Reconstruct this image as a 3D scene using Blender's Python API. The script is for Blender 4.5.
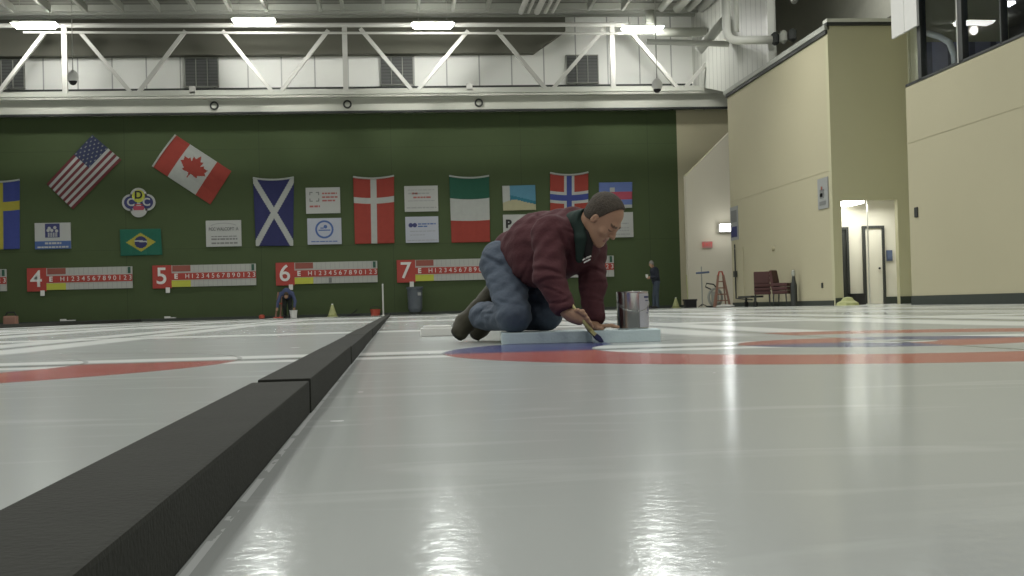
import bpy, bmesh, math, random
import numpy as np
from mathutils import Vector, Matrix
random.seed(7)
S = bpy.context.scene
COL = S.collection
for o in list(bpy.data.objects): bpy.data.objects.remove(o)

# ------------------------------------------------------------------ camera
F_PX = 1256.1; YAW, PITCH, ROLL = 0.09334, 0.0153, -0.0260; CAM_H = 0.18
cd = bpy.data.cameras.new('camera'); cam = bpy.data.objects.new('camera', cd); COL.objects.link(cam)
cd.sensor_width = 36; cd.lens = 36*F_PX/1024; cd.clip_start = .02; cd.clip_end = 200
fw = Vector((math.sin(YAW)*math.cos(PITCH), math.cos(YAW)*math.cos(PITCH), math.sin(PITCH)))
r0 = Vector((math.cos(YAW), -math.sin(YAW), 0)); u0 = r0.cross(fw)
rt = math.cos(ROLL)*r0+math.sin(ROLL)*u0; up = -math.sin(ROLL)*r0+math.cos(ROLL)*u0
m3 = Matrix((rt, up, -fw)).transposed()
cam.matrix_world = Matrix.Translation((0, 0, CAM_H)) @ m3.to_4x4()
S.camera = cam

# ------------------------------------------------------------------ world, lights, exposure
W = bpy.data.worlds.new('world'); S.world = W; W.use_nodes = True
W.node_tree.nodes['Background'].inputs[0].default_value = (.80, .86, .82, 1)
W.node_tree.nodes['Background'].inputs[1].default_value = 0.16
S.view_settings.view_transform = 'Standard'; S.view_settings.look = 'None'
S.view_settings.exposure = -0.22; S.view_settings.gamma = 1; S.view_settings.use_curve_mapping = False

def area(name, loc, sx, sy, power, color=(1, 1, .96), rot=(0, 0, 0)):
    l = bpy.data.lights.new(name, 'AREA'); l.shape = 'RECTANGLE'; l.size = sx; l.size_y = sy
    l.energy = power; l.color = color
    o = bpy.data.objects.new(name, l); o.location = loc; o.rotation_euler = rot; COL.objects.link(o); return o
LAMP_X = (-15.9, -9.9, -3.95, 1.3, 7.6)
for ly in (33, 26, 19, 12, 5, -3):
    for lx in LAMP_X: area('hall_lamp_light', (lx, ly, 9.3), 1.25, .6, 215*({33: 1.85, 26: 1.0, 19: .6, 12: .7}.get(ly, 1) if lx > 7 else 1))
LAMP_EMIT = 55

# ------------------------------------------------------------------ helpers
def tag(o, label=None, cat=None, group=None, kind=None):
    if label: o['label'] = label
    if cat: o['category'] = cat
    if group: o['group'] = group
    if kind: o['kind'] = kind
    return o
def thing(name, label, cat, loc=(0, 0, 0), group=None, rz=0):
    o = bpy.data.objects.new(name, None); COL.objects.link(o); o.location = loc; o.rotation_euler = (0, 0, rz)
    o.empty_display_size = .1
    return tag(o, label, cat, group)
def link(name, me, m=None, parent=None, loc=None):
    o = bpy.data.objects.new(name, me); COL.objects.link(o)
    if m is not None:
        if len(me.materials): me.materials.clear()
        for k in (m if isinstance(m, (list, tuple)) else [m]): me.materials.append(k)
    if parent: o.parent = parent
    if loc: o.location = loc
    return o
def obj(name, bm, m, parent=None, loc=None, smooth=False):
    me = bpy.data.meshes.new(name)
    bmesh.ops.recalc_face_normals(bm, faces=bm.faces[:])
    bm.to_mesh(me); bm.free()
    if smooth:
        for p in me.polygons: p.use_smooth = True
    return link(name, me, m, parent, loc)
def copy_tree(o, parent=None):
    c = o.copy(); COL.objects.link(c); c.parent = parent
    for ch in list(o.children): copy_tree(ch, c)
    return c
def new(): return bmesh.new()
def bx(bm, a, b, bev=0, mi=0):
    cs = [(x, y, z) for x in (a[0], b[0]) for y in (a[1], b[1]) for z in (a[2], b[2])]
    v = [bm.verts.new(c) for c in cs]
    fs = [bm.faces.new([v[i] for i in q]) for q in ((0, 1, 3, 2), (4, 6, 7, 5), (0, 4, 5, 1), (2, 3, 7, 6), (0, 2, 6, 4), (1, 5, 7, 3))]
    for f in fs: f.material_index = mi
    if bev: bmesh.ops.bevel(bm, geom=list({e for f in fs for e in f.edges}), offset=bev, segments=2, affect='EDGES', profile=.7)
    return bm
def box(a, b, bev=0): return bx(new(), a, b, bev)
def tube(bm, pts, r, seg=10, caps=True):
    pts = [Vector(p) for p in pts]; n = len(pts)
    rs = r if isinstance(r, (list, tuple)) else [r]*n
    rings = []; nrm = None
    for i, p in enumerate(pts):
        t = (pts[min(i+1, n-1)]-pts[max(i-1, 0)]).normalized()
        if nrm is None: nrm = t.orthogonal().normalized()
        nrm = (nrm-t*nrm.dot(t)).normalized(); b = t.cross(nrm)
        rings.append([bm.verts.new(p+rs[i]*(nrm*math.cos(2*math.pi*k/seg)+b*math.sin(2*math.pi*k/seg))) for k in range(seg)])
    for i in range(n-1):
        for k in range(seg): bm.faces.new((rings[i][k], rings[i][(k+1) % seg], rings[i+1][(k+1) % seg], rings[i+1][k]))
    if caps: bm.faces.new(rings[0][::-1]); bm.faces.new(rings[-1])
    return bm
def bar(bm, a, b, w, h, upv=(0, 0, 1)):
    a, b = Vector(a), Vector(b); t = (b-a).normalized(); s = t.cross(Vector(upv)).normalized(); u = s.cross(t)
    v = [bm.verts.new(p+s*i*w/2+u*j*h/2) for p in (a, b) for i, j in ((-1, -1), (1, -1), (1, 1), (-1, 1))]
    for q in ((0, 1, 2, 3), (7, 6, 5, 4), (0, 4, 5, 1), (1, 5, 6, 2), (2, 6, 7, 3), (3, 7, 4, 0)): bm.faces.new([v[i] for i in q])
    return bm
def lathe(bm, prof, c=(0, 0, 0), seg=28):
    rings = [[bm.verts.new((c[0]+r*math.cos(2*math.pi*k/seg), c[1]+r*math.sin(2*math.pi*k/seg), c[2]+z)) for k in range(seg)] for r, z in prof]
    for i in range(len(prof)-1):
        for k in range(seg): bm.faces.new((rings[i][k], rings[i][(k+1) % seg], rings[i+1][(k+1) % seg], rings[i+1][k]))
    bm.faces.new(rings[0][::-1]); bm.faces.new(rings[-1]); return bm
def prism(bm, poly, axis, d0, d1):
    """poly of 2-D points; axis 'y' -> (x,z) outline extruded in y; 'x' -> (y,z); 'z' -> (x,y)"""
    f = {'y': lambda p, d: (p[0], d, p[1]), 'x': lambda p, d: (d, p[0], p[1]), 'z': lambda p, d: (p[0], p[1], d)}[axis]
    A = [bm.verts.new(f(p, d0)) for p in poly]; B = [bm.verts.new(f(p, d1)) for p in poly]; n = len(poly)
    bm.faces.new(A); bm.faces.new(B[::-1])
    for i in range(n): bm.faces.new((A[i], A[(i+1) % n], B[(i+1) % n], B[i]))
    return bm
def disc_y(bm, cx, cz, r, y0, y1, seg=28):
    return prism(bm, [(cx+r*math.cos(2*math.pi*k/seg), cz+r*math.sin(2*math.pi*k/seg)) for k in range(seg)], 'y', y0, y1)
def ring_y(bm, cx, cz, ro, ri, y0, y1, seg=32):
    for k in range(seg):
        a, b = 2*math.pi*k/seg, 2*math.pi*(k+1)/seg
        prism(bm, [(cx+r*math.cos(t), cz+r*math.sin(t)) for r, t in ((ro, a), (ro, b), (ri, b), (ri, a))], 'y', y0, y1)
    return bm
def text(name, body, size, m, parent, loc, rot=(math.pi/2, 0, 0), depth=.006, align='CENTER', sx=1, bold=.0):
    c = bpy.data.curves.new('t', 'FONT'); c.body = body; c.size = size; c.align_x = align; c.align_y = 'CENTER'; c.extrude = depth; c.offset = bold
    t = bpy.data.objects.new('t', c); COL.objects.link(t); bpy.context.view_layer.update()
    me = bpy.data.meshes.new_from_object(t.evaluated_get(bpy.context.evaluated_depsgraph_get()))
    bpy.data.objects.remove(t); bpy.data.curves.remove(c)
    o = link(name, me, m, parent); o.rotation_euler = rot; o.location = loc; o.scale = (sx, 1, 1); return o

# ------------------------------------------------------------------ materials
def mat(name, col, rough=.7, metal=0, var=.08, scale=6., bump=0., bscale=40., spec=.4, stretch=(1, 1, 1), emit=0):
    m = bpy.data.materials.new(name); m.use_nodes = True; nt = m.node_tree; n = nt.nodes; L = nt.links
    p = n['Principled BSDF']; p.inputs['Roughness'].default_value = rough; p.inputs['Metallic'].default_value = metal
    p.inputs['Specular IOR Level'].default_value = .12 if 'foam divider' in name else spec
    tc = n.new('ShaderNodeTexCoord'); mp = n.new('ShaderNodeMapping'); mp.inputs['Scale'].default_value = stretch
    L.new(tc.outputs['Object'], mp.inputs[0])
    nz = n.new('ShaderNodeTexNoise'); nz.inputs['Scale'].default_value = scale; nz.inputs['Detail'].default_value = 5
    L.new(mp.outputs[0], nz.inputs['Vector'])
    mx = n.new('ShaderNodeMix'); mx.data_type = 'RGBA'
    mx.inputs[6].default_value = tuple(c*(1-var) for c in col)+(1,); mx.inputs[7].default_value = tuple(min(1, c*(1+var)) for c in col)+(1,)
    L.new(nz.outputs[0], mx.inputs[0]); L.new(mx.outputs[2], p.inputs['Base Color'])
    if bump:
        b = n.new('ShaderNodeBump'); b.inputs['Strength'].default_value = bump; b.inputs['Distance'].default_value = .01
        n2 = n.new('ShaderNodeTexNoise'); n2.inputs['Scale'].default_value = bscale; n2.inputs['Detail'].default_value = 4
        L.new(mp.outputs[0], n2.inputs['Vector']); L.new(n2.outputs[0], b.inputs['Height']); L.new(b.outputs[0], p.inputs['Normal'])
    if emit:
        p.inputs['Emission Color'].default_value = tuple(col)+(1,); p.inputs['Emission Strength'].default_value = emit
    m['c'] = 1
    return m
def lin(r, g, b): return tuple(((c/255+.055)/1.055)**2.4 if c > 10 else c/255/12.92 for c in (r, g, b))
def seams(m, period, width, axis, dark=.6, off=0., vec='Object'):
    """thin darker panel seams every `period` metres along an object axis"""
    nt = m.node_tree; n = nt.nodes; L = nt.links; p = n['Principled BSDF']
    src = p.inputs['Base Color'].links[0].from_socket
    tc = n.new('ShaderNodeTexCoord'); sp = n.new('ShaderNodeSeparateXYZ'); L.new(tc.outputs[vec], sp.inputs[0])
    a = n.new('ShaderNodeMath'); a.operation = 'ADD'; a.inputs[1].default_value = off; L.new(sp.outputs[axis], a.inputs[0])
    w = n.new('ShaderNodeMath'); w.operation = 'PINGPONG'; w.inputs[1].default_value = period/2; L.new(a.outputs[0], w.inputs[0])
    c = n.new('ShaderNodeMath'); c.operation = 'LESS_THAN'; c.inputs[1].default_value = width/2; L.new(w.outputs[0], c.inputs[0])
    mx = n.new('ShaderNodeMix'); mx.data_type = 'RGBA'; mx.blend_type = 'MULTIPLY'; mx.inputs[7].default_value = (dark, dark, dark, 1)
    L.new(c.outputs[0], mx.inputs[0]); L.new(src, mx.inputs[6]); L.new(mx.outputs[2], p.inputs['Base Color']); return m

M = {}
M['green'] = seams(seams(mat('green painted wall', (.047, .071, .024), .75, var=.12, scale=.6), 4.9, .03, 0, .75), 3.66, .025, 2, .8, 1.0)
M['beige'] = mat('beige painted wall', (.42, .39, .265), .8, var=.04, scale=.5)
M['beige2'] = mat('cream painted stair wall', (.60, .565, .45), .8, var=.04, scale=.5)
M['olive'] = mat('olive painted wall', (.44, .425, .28), .8, var=.04, scale=.5)
M['cream'] = mat('cream corridor wall', (.62, .60, .50), .8, var=.03, scale=1)
M['kick'] = mat('dark green kickboard', (.028, .036, .028), .6, var=.15)
M['seam'] = mat('wall joint filler', (.405, .376, .254), .8)
M['siding'] = seams(mat('white metal siding', (.80, .81, .76), .5, var=.04, scale=.8), 1.24, .05, 0, .5, .3)
M['siding2'] = seams(mat('white corrugated siding', (.52, .53, .48), .5, var=.06, scale=.8), .55, .05, 1, .55)
M['steel'] = mat('white painted steel', (.50, .50, .46), .5, var=.06, scale=2)
M['steel2'] = mat('cream painted fascia', (.56, .57, .50), .6, var=.06, scale=.7)
M['steel3'] = mat('grey painted flange', (.50, .51, .45), .5, var=.05, scale=1)
M['deck'] = seams(mat('grey roof deck', (.20, .205, .175), .7, var=.1, scale=1), .45, .12, 1, .5)
M['soffit'] = mat('grey bulkhead panel', (.115, .115, .09), .8, var=.05, scale=.5)
M['dark'] = mat('charcoal steel', (.03, .033, .03), .6, var=.1)
M['louvre'] = seams(mat('dark grey louvre', (.10, .105, .10), .6, var=.05), .12, .03, 2, .6)
M['duct'] = mat('white insulated duct', (.60, .61, .56), .45, var=.08, scale=2)
M['duct2'] = mat('grey duct', (.30, .31, .27), .5, var=.08, scale=2)
M['lamp'] = mat('lamp diffuser', (1, .99, .95), .5, emit=LAMP_EMIT, var=0)
M['lamp2'] = mat('corridor lamp diffuser', (1, .99, .95), .5, emit=9, var=0)
M['white'] = mat('white paint', (.62, .62, .59), .6, var=.03)
M['signwhite'] = mat('white sign board', (.38, .39, .37), .6, var=.03)
M['signblue'] = mat('pale blue sign board', (.36, .38, .43), .6, var=.03)
M['black'] = mat('black rubber', (.012, .012, .012), .6)
M['foam'] = mat('charcoal foam divider', (.030, .031, .026), .85, var=.18, scale=9, bump=.15, bscale=160)
M['foam2'] = mat('charcoal foam divider, darker roll', (.027, .028, .024), .85, var=.18, scale=9, bump=.15, bscale=160)
def clothcol(n, c): M[n] = mat(n+' cloth', c, .85, var=.10, scale=5, bump=.2, bscale=12)
clothcol('f_red', (0.257, 0.039, 0.027)); clothcol('f_white', (0.343, 0.359, 0.335)); clothcol('f_navy', (0.022, 0.025, 0.090))
clothcol('f_blue', (0.039, 0.055, 0.211)); clothcol('f_green', (0.014, 0.078, 0.048)); clothcol('f_yellow', (0.312, 0.281, 0.039))
clothcol('f_maroon', (0.125, 0.027, 0.031)); clothcol('f_bgreen', (0.012, 0.101, 0.066)); clothcol('f_sky', (0.078, 0.203, 0.281)); clothcol('f_teal', (0.023, 0.133, 0.187)); clothcol('f_sand', (0.328, 0.312, 0.195)); clothcol('f_pink', (0.351, 0.062, 0.094)); clothcol('f_lav', (0.109, 0.156, 0.351)); clothcol('f_grey', (0.195, 0.203, 0.195)); clothcol('f_usblue', (0.027, 0.035, 0.078))
M['s_red'] = mat('red sign paint', (.33, .04, .028), .55, var=.05)
M['s_brown'] = mat('brown red sign paint', (.24, .07, .05), .6, var=.05)
M['s_yellow'] = mat('yellow sign paint', (.42, .44, .05), .55, var=.04)
M['s_white'] = mat('white scoreboard panel', (.37, .38, .35), .6, var=.04)
M['s_navy'] = mat('navy ink', (.03, .035, .12), .6, var=.03)
M['s_grey'] = mat('grey ink', (.16, .165, .16), .6, var=.03)
M['s_lgrey'] = mat('light grey ink', (.28, .29, .28), .6, var=.03)
M['s_rink'] = mat('red ink', (.32, .10, .09), .6, var=.03)
M['s_blue'] = mat('blue ink', (.05, .10, .26), .6, var=.03)
M['s_dgreen'] = mat('dark green tab', (.02, .08, .05), .6, var=.03)

# ------------------------------------------------------------------ ice
XC, YC, SP = 2.021, 5.013, 4.474
def ice_material():
    m = bpy.data.materials.new('painted curling ice'); m.use_nodes = True; nt = m.node_tree; N = nt.nodes; L = nt.links
    p = N['Principled BSDF']
    tc = N.new('ShaderNodeTexCoord'); sp = N.new('ShaderNodeSeparateXYZ'); L.new(tc.outputs['Object'], sp.inputs[0])
    def mt(op, *a):
        nd = N.new('ShaderNodeMath'); nd.operation = op
        for i, v in enumerate(a):
            if isinstance(v, (int, float)): nd.inputs[i].default_value = v
            else: L.new(v, nd.inputs[i])
        return nd.outputs[0]
    def mix(f, a, b):
        nd = N.new('ShaderNodeMix'); nd.data_type = 'RGBA'
        for s, v in ((0, f), (6, a), (7, b)):
            if isinstance(v, (int, float)): nd.inputs[s].default_value = v
            elif isinstance(v, tuple): nd.inputs[s].default_value = v+(1,)
            else: L.new(v, nd.inputs[s])
        return nd.outputs[2]
    def noise(scale, detail, vecscale, dist=0.):
        mp = N.new('ShaderNodeMapping'); mp.inputs['Scale'].default_value = vecscale; L.new(tc.outputs['Object'], mp.inputs[0])
        nz = N.new('ShaderNodeTexNoise'); nz.inputs['Scale'].default_value = scale; nz.inputs['Detail'].default_value = detail
        nz.inputs['Distortion'].default_value = dist; L.new(mp.outputs[0], nz.inputs['Vector']); return nz.outputs[0]
    X, Y = sp.outputs[0], sp.outputs[1]
    wob = mt('MULTIPLY', mt('SUBTRACT', noise(1.3, 2, (1, 1, 1)), .5), .05)
    xs = mt('SUBTRACT', X, XC); xm = mt('WRAP', xs, SP/2, -SP/2); ax = mt('ABSOLUTE', xm)
    yr = mt('SUBTRACT', Y, YC); ay = mt('ABSOLUTE', yr)
    lt = lambda a, b: mt('LESS_THAN', a, b)
    gt = lambda a, b: mt('GREATER_THAN', a, b)
    band = lambda v, a, b: mt('MULTIPLY', gt(v, a), lt(v, b))
    AND = lambda *a: a[0] if len(a) == 1 else mt('MULTIPLY', a[0], AND(*a[1:]))
    OR = lambda a, b: mt('MAXIMUM', a, b)
    base = mix(noise(.9, 5, (1, .5, 1)), (.315, .328, .315), (.365, .38, .365))
    smear = mt('MULTIPLY', mt('SMOOTH_MIN', mt('MAXIMUM', mt('SUBTRACT', noise(2.2, 8, (.6, 2.6, 1), 1.2), .56), 0.), .1, .02), 5.)
    base = mix(mt('MULTIPLY', smear, .45), base, (.52, .54, .52))
    flecks = lt(noise(7, 2, (1, 1.2, 1)), .235)
    base = mix(flecks, base, (.85, .87, .86))
    # wide soft white bands next to the marked lines
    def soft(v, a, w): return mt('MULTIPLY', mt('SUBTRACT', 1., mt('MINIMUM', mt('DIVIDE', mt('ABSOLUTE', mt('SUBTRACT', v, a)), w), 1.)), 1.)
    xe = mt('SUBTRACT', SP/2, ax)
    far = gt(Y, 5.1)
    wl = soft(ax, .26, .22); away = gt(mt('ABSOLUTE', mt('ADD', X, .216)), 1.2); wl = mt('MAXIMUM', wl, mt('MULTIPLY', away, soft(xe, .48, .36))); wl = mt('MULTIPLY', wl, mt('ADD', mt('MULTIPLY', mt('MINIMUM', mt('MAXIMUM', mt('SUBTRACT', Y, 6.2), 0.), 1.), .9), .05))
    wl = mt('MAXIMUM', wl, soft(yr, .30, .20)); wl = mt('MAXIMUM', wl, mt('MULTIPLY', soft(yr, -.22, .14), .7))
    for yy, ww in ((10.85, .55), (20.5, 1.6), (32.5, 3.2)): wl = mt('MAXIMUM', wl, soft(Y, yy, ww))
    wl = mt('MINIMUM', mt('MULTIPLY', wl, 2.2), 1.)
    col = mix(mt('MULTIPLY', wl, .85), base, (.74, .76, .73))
    lines = OR(lt(ax, .018), AND(away, lt(xe, .06))); lines = OR(lines, lt(mt('ABSOLUTE', mt('ADD', yr, mt('MULTIPLY', wob, .2))), .04))
    lines = OR(lines, lt(mt('ABSOLUTE', mt('SUBTRACT', Y, 11.4)), .1))
    col = mix(mt('MULTIPLY', lines, .75), col, (.10, .11, .10))
    frost = AND(lt(mt('ABSOLUTE', mt('ADD', X, .150)), .0035), gt(noise(30, 4, (1, .3, 1)), .42)); col = mix(mt('MULTIPLY', frost, .4), col, (.75, .77, .76))
    r = mt('ADD', mt('SQRT', mt('ADD', mt('MULTIPLY', xm, xm), mt('MULTIPLY', yr, yr))), mt('MULTIPLY', wob, .1))
    r = mt('ADD', r, 0.)
    near, back, left, right = lt(yr, 0.), gt(yr, 0.), lt(xm, 0.), gt(xm, 0.)
    outer = band(r, 1.22, 1.83); inner = band(r, .2, .61)
    s7 = lt(mt('ABSOLUTE', xs), SP/2); s6 = lt(mt('ABSOLUTE', mt('ADD', xs, SP)), SP/2); s5 = lt(mt('ABSOLUTE', mt('ADD', xs, 2*SP)), SP/2)
    redv = mix(noise(3, 5, (1, 1, 1)), (.29, .065, .055), (.38, .10, .085))
    bluev = mix(noise(3, 5, (1, 1, 1)), (.038, .04, .13), (.065, .067, .20))
    for rr in (.2, .61, 1.22, 1.83): col = mix(mt('MULTIPLY', lt(mt('ABSOLUTE', mt('SUBTRACT', r, rr)), .01), .5), col, (.12, .13, .12))
    red = OR(AND(s7, outer, near, left), AND(s7, outer, back, right)); red = OR(red, AND(s7, inner, near, right)); red = OR(red, AND(s7, inner, back, left))
    red = OR(red, AND(s6, outer, near)); faint = AND(s5, band(r, 1.3, 1.75), near, right)
    blue = OR(AND(s7, outer, near, right), AND(s7, inner, near, left)); blue = OR(blue, AND(s7, inner, back, right))
    blue = OR(blue, AND(s7, outer, back, left, lt(X, .99)))
    col = mix(red, col, redv); col = mix(mt('MULTIPLY', faint, .5), col, redv); col = mix(blue, col, bluev)
    N.remove(p); out = N['Material Output']
    df = N.new('ShaderNodeBsdfDiffuse'); gs = N.new('ShaderNodeBsdfGlossy'); ms = N.new('ShaderNodeMixShader'); fr = N.new('ShaderNodeFresnel'); fr.inputs['IOR'].default_value = 1.31
    L.new(col, df.inputs['Color']); gs.inputs['Color'].default_value = (.95, 1, 1, 1)
    L.new(mt('ADD', mt('MULTIPLY', fr.outputs[0], .56), .01), ms.inputs[0]); L.new(df.outputs[0], ms.inputs[1]); L.new(gs.outputs[0], ms.inputs[2]); L.new(ms.outputs[0], out.inputs[0])
    rg = mt('ADD', mt('MULTIPLY', noise(3, 4, (1, .5, 1)), .08), .10); L.new(rg, gs.inputs['Roughness'])
    b = N.new('ShaderNodeBump'); b.inputs['Strength'].default_value = .12; b.inputs['Distance'].default_value = .004
    L.new(noise(55, 3, (1, 1, 1)), b.inputs['Height']); L.new(b.outputs[0], gs.inputs['Normal'])
    return m
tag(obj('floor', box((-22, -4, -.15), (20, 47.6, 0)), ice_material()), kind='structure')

# ------------------------------------------------------------------ room shell
def struct(name, bm, m, smooth=False): return tag(obj(name, bm, m, smooth=smooth), kind='structure')
struct('wall_back', box((-22, 47.4, 0), (10.95, 47.7, 7.6)), M['green'])
struct('trim_1', box((-22, 46.85, 0), (10.95, 47.4, .10)), M['kick'])
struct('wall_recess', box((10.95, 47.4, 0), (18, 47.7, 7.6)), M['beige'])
# stair enclosure with a raking top
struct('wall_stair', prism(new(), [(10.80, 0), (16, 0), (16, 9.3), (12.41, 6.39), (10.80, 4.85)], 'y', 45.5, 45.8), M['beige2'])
struct('trim_2', bar(new(), (10.80, 45.66, 4.86), (14.2, 45.66, 8.02), .30, .03), M['olive'])
# right side walls (X = 11.5)
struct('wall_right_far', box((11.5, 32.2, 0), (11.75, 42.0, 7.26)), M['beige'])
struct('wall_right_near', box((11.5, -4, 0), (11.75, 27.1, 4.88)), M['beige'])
bm = new()
bx(bm, (11.5, 27.05, 0), (11.8, 27.1, .01))
struct('trim_3', bx(bm, (11.48, 32.1, 0), (11.5, 42.0, .14)), M['kick'])
struct('trim_4', box((11.48, -4, 0), (11.5, 27.1, .20)), M['kick'])
struct('trim_5', box((11.492, 32.2, 3.56), (11.5, 42.0, 3.58)), M['seam'])
struct('trim_6', box((11.492, -4, 3.6), (11.5, 27.1, 3.625)), M['seam'])
# recess face with doorway
bm = new(); bx(bm, (11.5, 32.0, 2.76), (13.75, 32.2, 7.36)); bx(bm, (11.5, 32.0, 0), (11.72, 32.2, 2.76)); bx(bm, (13.26, 32.0, 0), (13.75, 32.2, 2.76))
struct('wall_doorway', bm, M['olive'])
bm = new(); bx(bm, (11.5, 31.98, 0), (11.72, 32.0, .2)); bx(bm, (13.26, 31.98, 0), (13.75, 32.0, .2)); struct('baseboard_doorway', bm, M['kick'])
struct('trim_7', box((11.45, 31.9, 7.36), (13.75, 32.2, 7.44)), M['dark'])
struct('trim_8', box((11.45, 31.88, 7.44), (13.75, 32.2, 7.53)), M['steel2'])
struct('trim_9', box((11.42, 32.0, 7.26), (11.55, 42.2, 7.40)), M['duct2'])
struct('trim_10', box((11.44, 32.0, 7.16), (11.5, 42.0, 7.26)), M['dark'])
# corridor behind the doorway
bm = new(); bx(bm, (11.6, 34.0, 0), (15.0, 34.15, 3.1)); struct('wall_corridor', bm, M['cream'])
struct('wall_corridor_left', box((11.75, 32.2, 0), (11.80, 34.0, 3.1)), M['cream'])
struct('wall_corridor_right', box((14.6, 32.2, 0), (14.7, 34.0, 3.1)), M['cream'])
struct('ceiling_corridor', box((11.6, 32.2, 3.0), (15, 34.15, 3.1)), M['white'])
struct('baseboard_corridor', box((12.9, 33.96, 0), (14.6, 34.0, .2)), M['kick'])
def door(name, x0, x1, zt, mpanel, mframe, y=33.9, knob=True, leaf=True):
    t = thing(name, None, None, (x0, y, 0)); t['kind'] = 'structure'; del_ = [k for k in ('label', 'category') if k in t]
    w = x1-x0; bm = new()
    bx(bm, (-.07, 0, 0), (0, .12, zt+.07)); bx(bm, (w, 0, 0), (w+.07, .12, zt+.07)); bx(bm, (0, 0, zt), (w, .12, zt+.07)); obj('door_frame', bm, mframe, t)
    obj('door_panel', box((0, .05, .01), (w, .09, zt)), mpanel, t)
    if knob: obj('door_handle', lathe(new(), [(.01, -.03), (.03, -.02), (.035, 0), (.03, .02), (.01, .03)], (w-.1, .0, 1.0), 12), M['dark'], t)
    return t
door('door_1', 11.95, 12.55, 2.1, M['dark'], M['dark'], knob=False)  # open door: its charcoal panel paints in the dark interior behind
door('door_2', 13.10, 13.58, 2.12, M['cream'], M['dark'])
# upper part of the hall
struct('wall_clerestory', box((-22, 47.6, 7.6), (18, 47.75, 11.6)), M['siding'])
struct('wall_upper_right', prism(new(), [(37.5, 7.3), (42.0, 7.3), (46.9, 8.42), (47.6, 8.6), (47.6, 11.6), (37.5, 11.6)], 'x', 11.7, 11.85), M['siding2'])
struct('wall_upper_gallery', box((14.2, 27.1, 7.4), (14.4, 47.6, 11.6)), mat('grey olive gallery wall', (.5, .5, .43), .8))
struct('wall_bulkhead', prism(new(), [(-22, 9.8), (5.5, 9.8), (6.7, 10.62), (6.7, 11.6), (-22, 11.6)], 'y', 47.1, 47.58), M['soffit'])
struct('ceiling', box((-22, -4, 11.4), (18, 47.7, 11.6)), M['deck'])
bm = new()
for k, yy in enumerate((46.0, 46.5, 47.0)): bx(bm, (-22, yy, 11.18-.02*k), (11.7, yy+.14, 11.4))
struct('trim_11', bm, M['duct2'])
struct('trim_12', box((-22, 47.3, 8.35), (11.6, 47.6, 8.6)), M['dark'])
for i, xx in enumerate((-14.6, -7.58, -.33, 6.75)):
    t = thing('window_%d' % (i+1), None, None, (xx, 47.5, 8.68)); t['kind'] = 'structure'
    obj('louvre_panel', box((0, .05, 0), (1.25, .1, 1.1)), M['louvre'], t)
    bm = new()
    for a in (0, .40, .82, 1.22): bx(bm, (a, 0, 0), (a+.03, .06, 1.1))
    for a in (0, 1.07): bx(bm, (0, 0, a), (1.25, .06, a+.03))
    obj('window_frame', bm, M['duct2'], t)

# fascia beam across the green wall
t = thing('fascia_beam', 'long pale horizontal beam running along the top of the green wall', 'beam', (-22, 46.9, 7.55))
obj('fascia_panel', box((0, 0, .08), (34.9, .3, .58)), M['steel2'], t)
bm = new(); bx(bm, (0, -.25, .56), (34.9, .3, .64)); bx(bm, (0, -.25, .64), (34.9, -.15, .86)); obj('flange', bm, M['steel3'], t)
obj('bottom_lip', box((0, -.03, .0), (34.9, .05, .08)), M['dark'], t)
for i, (xx, lb) in enumerate(((-6.43, 'above the red and white maple leaf flag'), (-1.57, 'above the white cross flag'), (3.32, 'above the green, white and red flag'))):
    tag(obj('hook_ring', ring_y(new(), 0, 0, .16, .10, -.05, 0), M['dark'], loc=(xx, 46.9, 7.87)), 'small dark round ring on the pale beam, '+lb, 'ring', 'dark rings along the pale beam')

# trusses: chord pipes, posts, diagonals
TY = 45.6
t = thing('roof_truss', 'white steel roof truss with diagonal braces over the pale beam', 'truss', (0, TY, 8.0))
obj('top_chord', tube(new(), [(-16, 0, 2.58), (8.9, 0, 2.50)], .085), M['steel'], t)
obj('bottom_chord', box((-16, -.08, .02), (11.6, .08, .16)), M['steel3'], t)
for xx in (-11.42, -1.57, 8.21): obj('post', box((xx-.09, -.06, .1), (xx+.09, .06, 2.6)), M['steel'], t)
zz = .15
for a, b in (((-13.75, zz), (-12.1, 2.3)), ((-10.85, 2.3), (-9.15, zz)), ((-8.9, zz), (-7.2, 2.35)), ((-5.9, 2.35), (-4.2, zz)), ((-3.88, zz), (-2.15, 2.35)), ((-1.0, 2.4), (.8, zz)),
             ((1.03, zz), (2.9, 2.3)), ((3.95, 2.3), (5.7, zz)), ((5.96, zz), (7.9, 2.3)), ((8.85, 2.3), (10.6, zz)), ((10.9, zz), (12.4, 1.75))):
    obj('brace', bar(new(), (a[0], 0, a[1]), (b[0], 0, b[1]), .13, .15, (0, 1, 0)), M['steel'], t)
for xx in (-7, 5.3-2.4): obj('bracket', bar(new(), (xx, -.05, .1), (xx, -.05, .36), .22, .06, (0, 1, 0)), M['steel'], t)
tag(obj('sprinkler_pipe', tube(new(), [(-12.8, TY-.10, 10.31), (11.4, TY-.10, 10.13)], .045), M['steel']), 'thin white pipe running level across all the truss braces', 'pipe')
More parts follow.
